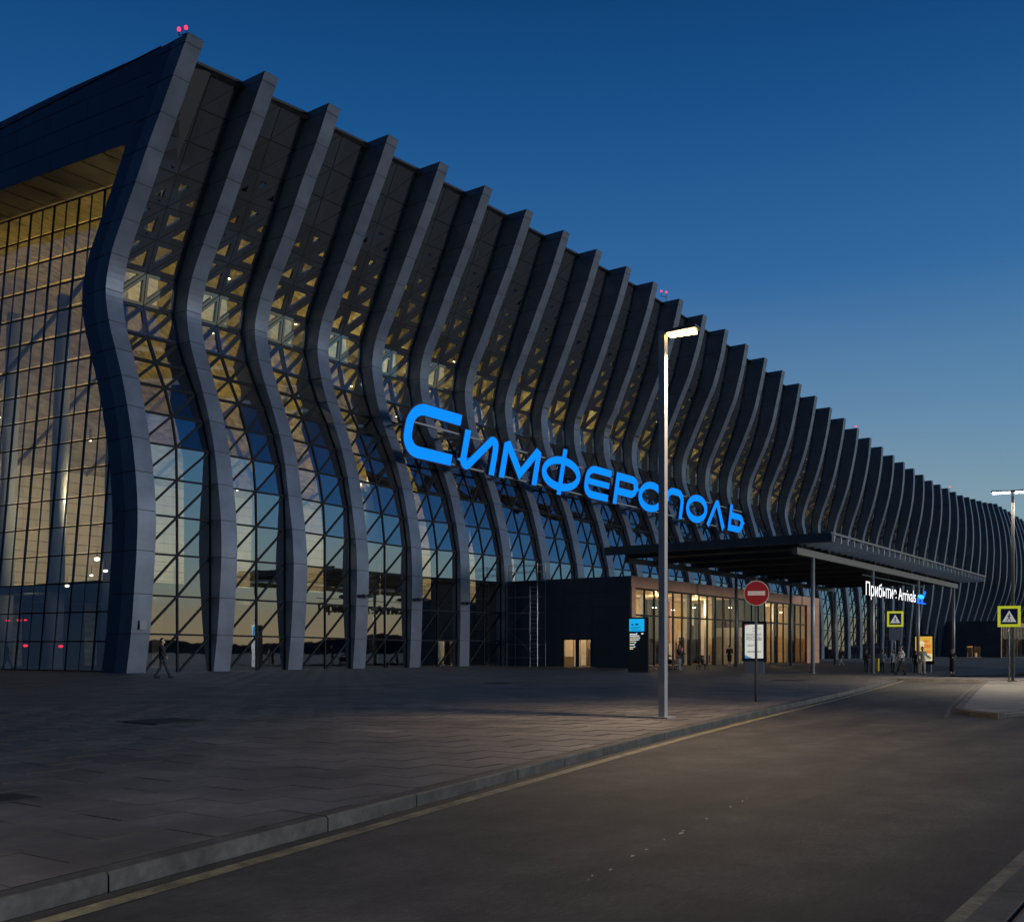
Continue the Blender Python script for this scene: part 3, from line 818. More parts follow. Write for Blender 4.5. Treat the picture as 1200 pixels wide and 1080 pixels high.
for y in (10, 18): wash('hall_lamp', (X0 + 6, Y0 + y, 9), (1, .5, .1), 700, WARM, 165)
for i in range(3): lamp('shop_lamp', 'POINT', (X0 + 5 + i * 9, Y0 + 18, 4.2), 60, WARM, .2)

# ------------------------------------------------------------------ entrance blocks
YF = Y0 - 10.56
def block(xa, xb, label_door=True):
    blk = MB(); TOP = 6.95
    blk.box(xa + .06, xb - .06, YF + .35, Y0 - .2, TOP - .35, TOP - .1, 'roof')
    b = blk.build('entrance_block', term)
    # side wall facing the left, clad in dark panels, with a doorway
    dy0, dy1, dz = YF + 3.3, YF + 5.9, 2.45
    zs = [.25, 1.3, 2.45, 3.6, 4.75, 5.85, TOP]; yc = [YF + .1, dy0, dy1, YF + 8.4, Y0 + .6]
    MB().box(xa + .05, xa + .2, dy1, Y0 + .6, .2, TOP - .02, 'ribcore').build('side_wall', b)
    MB().box(xa + .05, xa + .2, YF + .1, dy0, .2, TOP - .02, 'ribcore').build('side_wall', b)
    MB().box(xa + .05, xa + .2, dy0, dy1, dz, TOP - .02, 'ribcore').build('side_wall', b)
    for i in range(len(yc) - 1):
        for k in range(len(zs) - 1):
            if i == 1 and zs[k + 1] <= dz + .01: continue
            MB().box(xa, xa + .06, yc[i] + .008, yc[i + 1] - .008, zs[k] + .008, zs[k + 1] - .008, 'dkclad').build('panel', b)
    dr = MB(); dr.box(xa - .02, xa + .12, dy0, dy0 + .12, .25, dz, 'black'); dr.box(xa - .02, xa + .12, dy1 - .12, dy1, .25, dz, 'black'); dr.box(xa - .02, xa + .12, dy0, dy1, dz - .1, dz, 'black')
    dr.box(xa, xa + .1, (dy0 + dy1) / 2 - .14, (dy0 + dy1) / 2 + .14, .25, dz, 'black')
    d = dr.build('side_door', b)
    MB().add([(xa + .06, dy0 + .1, .3), (xa + .06, dy1 - .1, .3), (xa + .06, dy1 - .1, dz), (xa + .06, dy0 + .1, dz)], [(3, 2, 1, 0)], 'shopglass').build('door_glass', d)
    # front: beige frieze and piers
    nf = int((xb - xa) / 1.6); w = (xb - xa) / nf
    MB().box(xa + .07, xb - .07, YF + .05, YF + .3, 6.1, TOP - .02, 'ribcore').build('frieze_core', b)
    for i in range(nf):
        MB().box(xa + i * w + .008, xa + (i + 1) * w - .008, YF, YF + .06, 6.12, TOP, 'beige').build('panel', b)
    for k in range(5):
        z0, z1 = [.25, 1.6, 2.9, 4.2, 5.2, 6.1][k:k + 2]
        MB().box(xa + .062, xa + .66, YF, YF + .3, z0 + .008, z1 - .008, 'beige').build('panel', b)
        MB().box(xb - 3.6, xb, YF, YF + .3, z0 + .008, z1 - .008, 'beige').build('panel', b)
    gx0, gx1 = xa + .66, xb - 3.6
    f = MB(); nm = int((gx1 - gx0) / 1.55)
    for i in range(nm + 1):
        x = gx0 + (gx1 - gx0) * i / nm; f.box(x - .035, x + .035, YF + .08, YF + .22, .25, 6.1, 'black')
    for i in range(0, nm + 1, 3):
        x = gx0 + (gx1 - gx0) * i / nm; f.box(x - .12, x + .12, YF + .1, YF + .4, .25, 6.1, 'black')
    f.box(gx0, gx1, YF + .07, YF + .23, 4.08, 4.2, 'black'); f.box(gx0, gx1, YF + .07, YF + .23, 6.0, 6.1, 'black'); f.box(gx0, gx1, YF + .07, YF + .23, .25, .38, 'black')
    wf = f.build('shop_window', b)
    for i in range(nm):
        x = gx0 + (gx1 - gx0) * i / nm + .035; x1 = gx0 + (gx1 - gx0) * (i + 1) / nm - .035
        for z0, z1 in ((.38, 4.08), (4.2, 6.0)):
            e = random.uniform(-.006, .006)
            MB().add([(x, YF + .15 + e, z0), (x1, YF + .15 - e, z0), (x1, YF + .15 - e, z1), (x, YF + .15 + e, z1)], [(0, 1, 2, 3)], 'shopglass').build('pane', wf)
    # inside of the block
    MB().box(xa + .1, xb, YF + .3, Y0 + .6, .22, .34, 'int_floor').build('block_floor', b)
    iwl = MB(); x = xa + .3; rr = random.Random(5)
    while x < xb - .2:
        w_ = min(rr.choice((.5, .8, 1.1, 1.6)), xb - .1 - x); m_ = rr.choice(('curtain', 'curtain', 'gold', 'int_dark', 'shop_pink'))
        d_ = rr.uniform(0, .6); z_ = rr.choice((3.4, 4.0, 6.5, 6.5))
        iwl.box(x, x + w_, YF + 7.4 + d_, YF + 8.2, .3, z_, m_)
        if z_ < 6: iwl.box(x, x + w_, YF + 7.6 + d_, YF + 8.2, z_, 6.5, rr.choice(('curtain', 'int_col', 'shop_pink', 'gold')))
        x += w_
    iwl.build('block_inner_wall', b)
    ves = MB(); vx = xa + 21.
    ves.box(vx, vx + 5.5, YF + .45, YF + 3.2, 3.6, 6.05, 'int_dark'); ves.box(vx, vx + .25, YF + .45, YF + 3.2, .3, 3.6, 'int_col'); ves.box(vx + 5.25, vx + 5.5, YF + .45, YF + 3.2, .3, 3.6, 'int_col')
    ves.build('vestibule', b)
    MB().box(xb - .15, xb - .05, YF + .3, Y0, .3, 6.5, 'curtain').build('block_end_wall', b)
    MB().box(xa + .25, xb - .1, YF + .35, Y0 + .5, 6.12, 6.3, 'curtain').build('block_ceiling', b)
    it = MB()
    for i in range(int((xb - xa) / 4)):
        x = xa + 2.2 + 4 * i
        it.box(x, x + random.uniform(.6, 1.6), YF + 6.2, YF + 7.2, .34, random.choice((1.1, 2.2, 2.8)), random.choice(('int_dark', 'int_col', 'int_dark', 'curtain')))
        it.tube((x + 1.8, YF + 3.4, .34), (x + 1.8, YF + 3.4, 6.1), .2, 'int_col', n=12)
    it.build('shop_fittings', b)
    dn = MB()
    for i in range(int((xb - xa) / 2.4)):
        px_, py_, pz_ = xa + 1.2 + 2.4 * i + random.uniform(-.7, .7), YF + random.uniform(1.2, 6), random.uniform(4.6, 5.5)
        dn.tube((px_, py_, pz_), (px_, py_, pz_ + .05), random.uniform(.08, .2), 'down', n=8); dn.tube((px_, py_, pz_ + .05), (px_, py_, 6.12), .012, 'black', n=4)
    dn.build('downlights', b)
    return b
b1 = block(X0 + 33.98, X0 + 74.1)
for i in range(5): lamp('shop_lamp', 'POINT', (X0 + 38 + 7.6 * i, YF + 4, 5.2), 320, (1., .70, .36), .2)
lamp('shop_lamp', 'POINT', (X0 + 36, YF + 6, 4.6), 120, (1., .80, .5), .2)
b2 = block(X0 + 171.6, X0 + 212)
for i in range(2): lamp('shop_lamp', 'POINT', (X0 + 176 + 8 * i, YF + 4, 5.2), 420, (1., .66, .36), .2)

# ------------------------------------------------------------------ the big blue sign
def ribbon(pts, w, closed=False):
    """outline strip of constant width with mitred joints; returns verts (2 per point) and count"""
    P = [V((p[0], p[1])) for p in pts]; n = len(P); out = []
    for i in range(n):
        a = P[i - 1] if (i > 0 or closed) else None; b = P[(i + 1) % n] if (i < n - 1 or closed) else None
        d1 = (P[i] - a).normalized() if a is not None else (b - P[i]).normalized()
        d2 = (b - P[i]).normalized() if b is not None else d1
        n1 = V((-d1.y, d1.x)); n2 = V((-d2.y, d2.x)); m = (n1 + n2)
        m = m.normalized() if m.length > 1e-4 else n1
        k = min(1 / max(.35, m.dot(n1)), 2.2)
        out.append((P[i] + m * w / 2 * k, P[i] - m * w / 2 * k))
    return out
def arc(cx, cz, rx, rz, a0, a1, n=8):
    return [(cx + rx * math.cos(R(a0 + (a1 - a0) * i / n)), cz + rz * math.sin(R(a0 + (a1 - a0) * i / n))) for i in range(n + 1)]
SH = .27; BZ = 14.75; YS = Y0 - .3; DEP = .28; T = .66
def letter(parent, name, x0, strokes):
    mb = MB()
    for q, (pts, w, closed) in enumerate(strokes):
        rb = ribbon(pts, w, closed); n = len(rb); yoff = -.004 * q
        def P3(p, y): return (X0 + x0 + p[0] + SH * p[1], y, BZ + p[1])
        fv = [P3(s, YS + yoff) for r_ in rb for s in r_]; bv = [P3(s, YS + DEP) for r_ in rb for s in r_]
        fr_, sd = [], []; N2 = 2 * n; rng_ = range(n if closed else n - 1)
        for i in rng_:
            j = (i + 1) % n
            fr_.append((2 * i, 2 * i + 1, 2 * j + 1, 2 * j))
            sd += [(2 * i, 2 * j, N2 + 2 * j, N2 + 2 * i), (2 * i + 1, N2 + 2 * i + 1, N2 + 2 * j + 1, 2 * j + 1), (N2 + 2 * i, N2 + 2 * j, N2 + 2 * j + 1, N2 + 2 * i + 1)]
        if not closed: sd += [(0, N2, N2 + 1, 1), (2 * n - 2, 2 * n - 1, N2 + 2 * n - 1, N2 + 2 * n - 2)]
        mb.add(fv, fr_, 'letter'); mb.add(fv + bv, sd, 'letter_side')
        # dark rim just behind the face
        rb2 = ribbon(pts, w + .14, closed)
        fv2 = [P3(s, YS + .03 + yoff) for r_ in rb2 for s in r_]
        mb.add(fv2, fr_, 'letter_side')
    return mb.build(name, parent)
sign = thing('illuminated_sign', 'huge glowing blue lettering mounted across the ribs of the glass facade', 'sign', (X0 + 21, YS, BZ), world_coords=True)
h = T / 2; Hc = 2.92
A = Hc - h
letter(sign, 'letter', 20.55, [([(5.75, 3.45)] + [(2.0, 3.45)] + arc(1.75, 2.2, 1.33, 1.25, 90, 180, 8) + arc(1.75, 1.65, 1.33, 1.25, 180, 270, 8) + [(2.0, .40), (5.45, .40)], .80, False)])
letter(sign, 'letter', 26.95, [([(h, Hc), (h, .75)] + arc(.78, .75, .45, .42, 180, 300, 6) + arc(3.45, 2.17, .45, .42, 120, 0, 6) + [(3.93, 1.9), (3.93, 0)], T, False)])
letter(sign, 'letter', 31.85, [([(h, 0), (h, 2.5), (.62, 2.62), (2.62, .62), (4.42, 2.62), (4.74, 2.5), (4.74, 0)], T, False)])
letter(sign, 'letter', 37.25, [(arc(3.05, 1.46, 2.62, 1.13, 0, 345, 28), .62, True), ([(3.05, -.32), (3.05, 3.6)], .6, False)])
letter(sign, 'letter', 43.95, [([(4.3, A), (1.6, A)] + arc(1.5, 1.75, 1.15, A - 1.75, 90, 180, 6) + arc(1.5, 1.2, 1.15, 1.2 - h, 180, 270, 6) + [(4.25, h)], .62, False), ([(.6, 1.46), (4.2, 1.46)], .52, False)])
letter(sign, 'letter', 49.15, [([(h, 0), (h, A), (2.9, A)] + arc(3.0, 1.95, .85, A - 1.95, 90, 0, 5) + arc(3.0, 1.95, .85, .72, 0, -90, 5) + [(.5, 1.23)], T, False)])
letter(sign, 'letter', 53.55, [(arc(2.55, 1.46, 2.15, 1.13, 0, 345, 26), T, True)])
letter(sign, 'letter', 58.95, [([(h, 0), (h, 1.6)] + arc(1.55, 1.6, 1.22, A - 1.6, 180, 90, 7) + arc(2.55, 1.6, 1.2, A - 1.6, 90, 0, 7) + [(3.75, 0)], T, False)])
letter(sign, 'letter', 63.65, [(arc(2.55, 1.46, 2.15, 1.13, 0, 345, 26), T, True)])
letter(sign, 'letter', 68.85, [([(h, 0), (1.75, 2.4)] + arc(2.05, 2.3, .32, .32, 150, 30, 4) + [(2.4, 2.35), (4.35, 0)], T, False)])
letter(sign, 'letter', 74.35, [([(h, Hc), (h, h), (2.7, h)] + arc(2.75, 1.05, .95, .72, -90, 0, 5) + arc(2.75, 1.05, .95, .68, 0, 90, 5) + [(.5, 1.73)], T, False)])
rl = MB()
for z in (BZ + .25, BZ + 2.55): rl.bar((X0 + 21.3, YS + .45, z), (X0 + 79.2, YS + .45, z), .12, .12, 'grey')
rl.build('mounting_rail', sign)
for n in range(4, 15):
    x = X0 + n * BAY + .55
    for z in (BZ + .25, BZ + 2.55):
        zz, yy = prof(n); y = Y0 + float(np.interp(z, zz, yy))
        if y > YS + .5: MB().bar((x, YS + .5, z), (x, y + .1, z), .14, .14, 'grey').build('bracket', sign)

# ------------------------------------------------------------------ canopy on posts
CZ = 7.62
cx0, cy0 = 62.4, 21.7
CX0, CX1 = 58.7, 101.5; CY0, CY1 = 19.3, 33.7
can = thing('arrivals_canopy', 'flat dark entrance canopy on thin posts over the forecourt', 'canopy', (cx0, cy0, .2), world_coords=True)
dk = MB(); dk.box(CX0 + .05, CX1, CY0 + 2.2, CY1, CZ + .35, CZ + .60, 'canopy')
dk.build('roof_deck', can)
MB().box(CX0, CX0 + .3, CY0, CY1 + .6, CZ + .18, CZ + .70, 'canopy').build('edge_beam', can)
MB().bar((CX0 - .1, CY0 + .06, CZ + .66), (CX1 + .2, CY0 + .06, CZ + .66), .12, .12, 'beam').build('front_rail', can)
nl = 34
for i in range(nl):
    x = CX0 + .8 + (CX1 - CX0 - .9) * i / (nl - 1)
    MB().hexa([(x, CY0 + .12, CZ + .22), (x + .07, CY0 + .12, CZ + .22), (x + .07, CY0 + 2.2, CZ + .16), (x, CY0 + 2.2, CZ + .16)],
              [(x, CY0 + .12, CZ + .60), (x + .07, CY0 + .12, CZ + .60), (x + .07, CY0 + 2.2, CZ + .60), (x, CY0 + 2.2, CZ + .60)], 'louvre').build('louvre_blade', can)
MB().box(CX0 + .6, CX1 - .6, cy0 - .16, cy0 + .16, CZ - .38, CZ + .02, 'beam').build('beam', can)
MB().box(CX0 + .6, CX1 - .6, cy0 + 11.15, cy0 + 11.45, CZ - .32, CZ + .02, 'canopy').build('beam', can)
for i in range(9):
    x = CX0 + 1.5 + i * (CX1 - CX0 - 3) / 8
    MB().box(x, x + .18, CY0 + 2.3, CY1 - .1, CZ + .02, CZ + .34, 'canopy').build('cross_beam', can)
for i in range(4):
    for x, y, m in ((cx0 + i * 12.5, cy0, 'pole'), (65 + i * 12.1, cy0 + 11.3, 'poledk')):
        z0 = plaza_z(x, y) - .05
        cpost = MB().tube((x, y, z0), (x, y, CZ - .32), .13, m, n=14).build('post', can, True)
        MB().tube((x, y, z0), (x, y, z0 + .06), .22, m, n=14).build('foot_plate', cpost)

# lit lettering hung under the canopy front
ls = thing('arrivals_sign', 'white glowing lettering hung below the front of the canopy', 'sign', (69.93, 20.8, 5.27))
me = text_mesh('Прибытие Arrivals', 1.28, .06, 'ltwhite')
me.materials.append(M['black'])
for pl_ in me.polygons: pl_.material_index = 0 if min(me.vertices[i].co.z for i in pl_.vertices) > .05 else 1
w = max(v.co.x for v in me.vertices) - min(v.co.x for v in me.vertices)
me.transform(Matrix.Diagonal((12.8 / w, 1, 1, 1))); me.transform(Matrix.Rotation(R(90), 4, 'X'))
share(me, 'lettering', ls)
me2 = me.copy(); me2.materials.clear(); me2.materials.append(M['black']); me2.transform(Matrix.Translation((0, .14, 0))); share(me2, 'letter_back', ls)
hg = MB(); hg.bar((-.2, .12, 1.35), (16.4, .12, 1.35), .06, .06, 'black')
for x in (1, 6, 11, 16): hg.bar((x, .12, 1.35), (x, .12, 1.75), .04, .04, 'black')
hg.build('hanger', ls)
lg = MB(); lg.sphere((14.75, 0, .50), .42, 'ltcyan', 14, 8, (2.4, .08, .42)); lg.tube((15.75, 0, .6), (15.95, 0, .95), .06, 'ltblue', .10, 8)
lg.box(13.6, 16.1, -.03, .03, -.04, .05, 'ltblue'); lg.box(13.7, 14.1, -.03, .03, .06, .4, 'ltblue'); lg.box(14.8, 15.1, -.03, .03, .06, .35, 'ltblue')
lg.build('logo', ls)

# ------------------------------------------------------------------ street lamps
def street_lamp(label, p, hgt, arms, emat, light, w=.19, pm='pole'):
    t = thing('street_lamp', label, 'street lamp', p)
    pl = MB(); pl.box(-w / 2, w / 2, -w / 2, w / 2, 0, hgt, pm)
    pl.build('pole', t)
    MB().box(-.2, .2, -.2, .2, -.02, .03, pm).build('base_plate', t)
    for dx, dy, L in arms:
        d = V((dx, dy, 0)).normalized(); a = V((0, 0, hgt - .06)) + d * (w / 2)
        hd = MB().bar(a, a + d * L + V((0, 0, .03)), .30, .07, 'poledk').build('lamp_head', t)
        for q in range(4):
            c0 = a + d * (.06 + q * (L - .08) / 4) + V((0, 0, -.045)); c1 = c0 + d * ((L - .08) / 4 - .03)
            MB().bar(c0, c1, .24, .06, emat).build('lamp_module', hd)
        if light:
            e, col, tilt = light
            s = bpy.data.lights.new('street_light', 'SPOT'); s.energy = e; s.color = col; s.spot_size = R(150); s.spot_blend = .75; s.shadow_soft_size = .12
            o = bpy.data.objects.new('street_light', s); COL.objects.link(o); o.parent = t
            o.location = a + d * (L * .6) + V((0, 0, -.12))
            aim = V((d.x * tilt, d.y * tilt, -1)); o.rotation_euler = aim.to_track_quat('-Z', 'Y').to_euler()
    return t
lp = at(777, 841)
street_lamp('tall street lamp on the kerb with a warm glowing head over the road', lp, 8.1, [(.12, -1, .68)], 'sodium', (3000, (1., .73, .47), .40), .14)
street_lamp('double headed street lamp glowing white on the traffic island', (53.0, 8.9, IZ - .01), 8.95, [(.3, -1, .85), (-.3, 1, .85)], 'led', (3200, (1., .82, .58), .2), .12, 'poledk')
street_lamp('tall warm street lamp further back along the kerb, out of view to the left', V((-5.6, kerb_y(-5.6) + .9, .13)), 8.1, [(.12, -1, .86)], 'sodium', (3600, (1., .84, .70), .05), .14)

# ------------------------------------------------------------------ traffic signs
def face_cam(p): return math.atan2(-p.y, -p.x) + R(90)
p = at(886, 822)
t = thing('no_entry_sign', 'round red no entry sign with a white bar on a thin dark post', 'road sign', p, face_cam(p) + R(8))
sc = (p.xy.length) / 1209 * 1.0
MB().tube((0, 0, 0), (0, 0, 3.45), .038, 'poledk', n=10).build('post', t, True)
zc = (822 - 695) * V((p.x, p.y)).dot(V((math.cos(ALPHA), math.sin(ALPHA)))) / 1209
Rr = .345
d = MB(); d.tube((0, -.06, zc), (0, -.075, zc), Rr, 'signwhite', n=36); d.tube((0, -.05, zc), (0, -.06, zc), Rr, 'grey', n=36)
dd = d.build('sign_disc', t)
MB().tube((0, -.075, zc), (0, -.079, zc), Rr * .95, 'red', n=36).build('red_field', dd)
MB().box(-.235, .235, -.085, -.0795, zc - .06, zc + .06, 'signwhite').build('white_bar', dd)
MB().box(-.06, .06, -.05, .05, zc - .05, zc + .05, 'grey').build('clamp', t)
def cross_sign(p, label, zc, s, rz, plate=False):
    t = thing('pedestrian_crossing_sign', label, 'road sign', p, rz, 'pedestrian crossing signs')
    MB().tube((0, 0, 0), (0, 0, zc + s * .4), .035, 'grey', n=10).build('post', t, True)
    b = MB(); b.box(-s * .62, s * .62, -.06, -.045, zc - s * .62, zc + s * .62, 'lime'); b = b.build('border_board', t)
    f = MB().box(-s * .46, s * .46, -.066, -.0605, zc - s * .46, zc + s * .46, 'blue').build('blue_field', b)
    tr = MB().add([(-s * .38, -.069, zc - s * .33), (s * .38, -.069, zc - s * .33), (0, -.069, zc + s * .36)], [(0, 1, 2)], 'triglow').build('white_triangle', b)
    k = s * .9
    g_ = MB(); yy = -.0715
    def q(a, b_, w): g_.bar((a[0] * k, yy, zc + a[1] * k), (b_[0] * k, yy, zc + b_[1] * k), w * k, .002, 'black', up=(0, 1, 0))
    g_.tube((.01 * k, yy + .001, zc + .135 * k), (.01 * k, yy - .001, zc + .135 * k), .035 * k, 'black', n=10)
    q((0, .10), (-.01, -.06), .075); q((-.01, -.05), (.09, -.30), .045); q((-.01, -.05), (-.12, -.30), .045); q((0, .08), (.10, -.03), .035); q((0, .08), (-.11, -.02), .035)
    for x in (-.26, -.16, -.03, .04, .15, .24): q((x, -.335), (x + .03, -.31), .03)
    g_.build('walking_figure', b)
    if plate: MB().box(-.42, .42, -.05, -.04, zc - s * .62 - .95, zc - s * .62 - .05, 'grey').build('lower_plate', t)
    return t
p = at(1049, 789); dpt = p.x * math.cos(ALPHA) + p.y * math.sin(ALPHA)
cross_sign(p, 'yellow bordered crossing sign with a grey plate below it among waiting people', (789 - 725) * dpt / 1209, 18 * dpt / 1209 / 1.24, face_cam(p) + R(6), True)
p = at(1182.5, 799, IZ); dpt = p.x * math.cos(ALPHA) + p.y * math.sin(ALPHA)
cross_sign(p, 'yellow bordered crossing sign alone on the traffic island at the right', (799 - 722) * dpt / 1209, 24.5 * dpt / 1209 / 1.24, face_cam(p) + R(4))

# ------------------------------------------------------------------ lightboxes, screen, yellow post
p = at(884, 788); dpt = p.x * math.cos(ALPHA) + p.y * math.sin(ALPHA); s = dpt / 1209
t = thing('advertising_lightbox', 'black framed white advertising lightbox on a grey foot behind the no entry sign', 'lightbox', p, face_cam(p) + R(-6))
w2, zb, zt = 14 * s, 13.5 * s, 60 * s
MB().box(-11 * s, 11 * s, -.15, .15, -.05, zb, 'grey').build('foot', t)
MB().box(-w2, w2, -.14, .14, zb, zt, 'black').build('case', t)
face = MB().box(-10.5 * s, 10.5 * s, -.15, -.139, zb + 3.5 * s, zt - 3.5 * s, 'adwhite').build('lit_face', t)
def put_text(body, size, width, x, z, parent, m='adtext', y=-.154):
    me = text_mesh(body, size, .001, m, 'CENTER'); ww = max(v.co.x for v in me.vertices) - min(v.co.x for v in me.vertices)
    me.transform(Matrix.Diagonal((width / ww, 1, 1, 1))); me.transform(Matrix.Rotation(R(90), 4, 'X'))
    return share(me, 'lettering', parent, (x, y, z))
put_text('РАЗМЕЩЕНИЕ', .19, 17 * s, 0, zb + 30 * s, face)
put_text('РЕКЛАМЫ', .34, 17 * s, 0, zb + 24.3 * s, face)
ln = MB()
for (a, b_, z) in ((-8, 2, 19), (-8, -1, 17.6), (-2, 8, 38), (-2, 3, 35)): ln.box(a * s, b_ * s, -.153, -.151, zb + z * s, zb + (z + .5) * s, 'adtext')
for i in range(14): ln.box((-8 + 1.15 * i) * s, (-8 + 1.15 * i + .75) * s, -.153, -.151, zb + 10.5 * s, zb + (11.6 + .3 * (i % 3)) * s, 'adtext')
ln.build('print_lines', face)
MB().add([(-10.5 * s, -.152, zb + 3.5 * s), (-2 * s, -.152, zb + 3.5 * s), (-10.5 * s, -.152, zb + 7.5 * s)], [(0, 1, 2)], 'adblue').build('corner_print', face)
MB().add([(-10.5 * s, -.152, zt - 3.5 * s), (-10.5 * s, -.152, zt - 5.5 * s), (-5 * s, -.152, zt - 3.5 * s)], [(0, 1, 2)], 'adpink').build('corner_print', face)

p = at(1083, 787); dpt = p.x * math.cos(ALPHA) + p.y * math.sin(ALPHA); s = dpt / 1209
t = thing('advertising_lightbox', 'lit yellow poster box beside the waiting people under the canopy', 'lightbox', p, face_cam(p) + R(-14))
MB().box(-8 * s, 8 * s, -.12, .12, -.05, 9 * s, 'grey').build('foot', t)
MB().box(-11 * s, 11.5 * s, -.13, .13, 9 * s, 44 * s, 'black').build('case', t)
face = MB().box(-9.5 * s, 9.5 * s, -.14, -.129, 13 * s, 41.5 * s, 'adyellow').build('lit_face', t)
MB().box(-9.4 * s, 9.4 * s, -.143, -.141, 13.1 * s, 21 * s, 'adcream').build('print_panel', face)
pr = MB()
for (x, z, r_, m) in ((-3, 34, 3.2, 'adcream'), (2.5, 36, 2.6, 'adorange'), (4, 30, 3.4, 'adorange'), (-1, 30, 2.2, 'adcream'), (5, 24, 2.4, 'adorange')):
    pr.sphere((x * s, -.142, z * s), r_ * s, m, 12, 6, (1.3, .01, .7))
for z in (18.5, 16.5, 15): pr.box(1 * s, 7.5 * s, -.146, -.144, z * s, (z + .8) * s, 'adtext')
pr.build('print_shapes', face)

p = at(748, 787); dpt = p.x * math.cos(ALPHA) + p.y * math.sin(ALPHA); s = dpt / 1209
t = thing('information_totem', 'tall black information totem with a bright blue screen beside the entrance block corner', 'totem', p, face_cam(p) + R(-8))
MB().box(-12 * s, 12 * s, -.2, .2, -.05, 64 * s, 'black').build('case', t)
face = MB().box(-10 * s, 7.5 * s, -.21, -.199, 47.5 * s, 62 * s, 'scrblue').build('screen', t)
ic = MB(); ic.box(-7.5 * s, -5 * s, -.214, -.211, 54.5 * s, 56.2 * s, 'scrdk'); ic.box(-3 * s, .8 * s, -.214, -.211, 54.5 * s, 56.6 * s, 'scrdk')
for z, b_ in ((52, 3), (50.5, 1), (49, 4)): ic.box(-8 * s, b_ * s, -.214, -.211, z * s, (z + .5) * s, 'scrdk')
ic.build('screen_icons', face)
tx = MB()
for i, (z, b_, m) in enumerate(((43.5, -1, 'scrwhite'), (41.5, 1, 'scrwhite'), (39.3, 2.5, 'scrcream'), (37, .5, 'scrwhite'), (34.5, -2, 'scrcream'), (31.5, -4, 'scrwhite'), (28.5, -5, 'scrcream'), (26.5, -6, 'scrcream'))):
    x = -9.3
    while x < b_:
        l_ = random.uniform(.5, 1.6); tx.box(x * s, (x + l_) * s, -.208, -.2, z * s, (z + 1.3) * s, m); x += l_ + .25
for z, b_ in ((44.8, -2), (37.2, .5), (33.2, -4), (29.2, -4.2)): tx.box(b_ * s, (b_ + 1.6) * s, -.208, -.2, z * s, (z + 1.3) * s, 'scrblue')
tx.box(4 * s, 6.5 * s, -.208, -.2, 44 * s, 45.5 * s, 'scrwhite')
tx.build('lit_directions', t)

p = at(1028, 786)
t = thing('yellow_post', 'slim yellow post standing between the canopy posts and the man in a grey shirt', 'post', p)
MB().box(-.16, .16, -.12, .12, 0, 1.05, 'yellowbin').build('body', t); MB().box(-.19, .19, -.15, .15, 1.05, 1.12, 'grey').build('cap', t)

# ------------------------------------------------------------------ scaffold tower by the block
xs_ = X0 + 33.98 - 1.5; ya_, yb_ = Y0 - 3.4, Y0 - .6
t = thing('scaffold_tower', 'thin dark scaffold tower with a ladder against the side wall of the entrance block', 'scaffold', (xs_, (ya_ + yb_) / 2, .3), world_coords=True)
f = MB()
zt = 8.1
for x in (xs_, xs_ + 1.1):
    for y in (ya_, yb_): f.tube((x, y, .3), (x, y, zt), .028, 'grey', n=8)
f.build('uprights', t)
f = MB()
for z in (1.0, 2.0, 3.2, 4.4, 5.6, 6.8, 7.5, 8.0):
    for x in (xs_, xs_ + 1.1): f.tube((x, ya_, z), (x, yb_, z), .02, 'grey', n=6)
    for y in (ya_, yb_): f.tube((xs_, y, z), (xs_ + 1.1, y, z), .02, 'grey', n=6)
f.build('ledgers', t)
f = MB()
for y in (ya_ - .05, ya_ + .62): f.tube((xs_ - .06, y, .3), (xs_ - .06, y, 6.4), .025, 'rail', n=8)
for i in range(20): f.tube((xs_ - .06, ya_ - .05, .6 + .3 * i), (xs_ - .06, ya_ + .62, .6 + .3 * i), .016, 'rail', n=6)
f.build('ladder', t)
MB().box(xs_, xs_ + 1.1, ya_, yb_, 6.72, 6.78, 'int_dark').build('platform', t)
f = MB(); f.tube((xs_, ya_, 1.0), (xs_, yb_, 3.2), .018, 'grey', n=6); f.tube((xs_, yb_, 3.2), (xs_, ya_, 5.6), .018, 'grey', n=6); f.build('diagonal_brace', t)

# ------------------------------------------------------------------ small lamps on the building
def floodlight(n, z, label):
    zz, yy = prof(n); y = Y0 + float(np.interp(z, zz, yy)); x = X0 + n * BAY + .6
    t = thing('floodlight', label, 'floodlight', (x, y, z), 0, 'small floodlights on the ribs')
    MB().bar((0, .05, 0), (0, -.35, .02), .06, .06, 'black').build('bracket', t)
    MB().hexa([(-.45, -.55, -.08), (-.05, -.55, -.12), (-.05, -.3, -.06), (-.45, -.3, -.02)], [(-.45, -.55, .04), (-.05, -.55, .0), (-.05, -.3, .1), (-.45, -.3, .12)], 'black').build('head', t)
    MB().hexa([(.05, -.55, -.12), (.45, -.55, -.08), (.45, -.3, -.02), (.05, -.3, -.06)], [(.05, -.55, .0), (.45, -.55, .04), (.45, -.3, .12), (.05, -.3, .1)], 'black').build('head', t)
floodlight(3, 5.05, 'small black floodlight on the rib fourth from the left corner')
floodlight(4, 5.05, 'small black floodlight on the rib fifth from the left corner')
floodlight(5, 5.0, 'small black floodlight on the rib next to the scaffold tower')
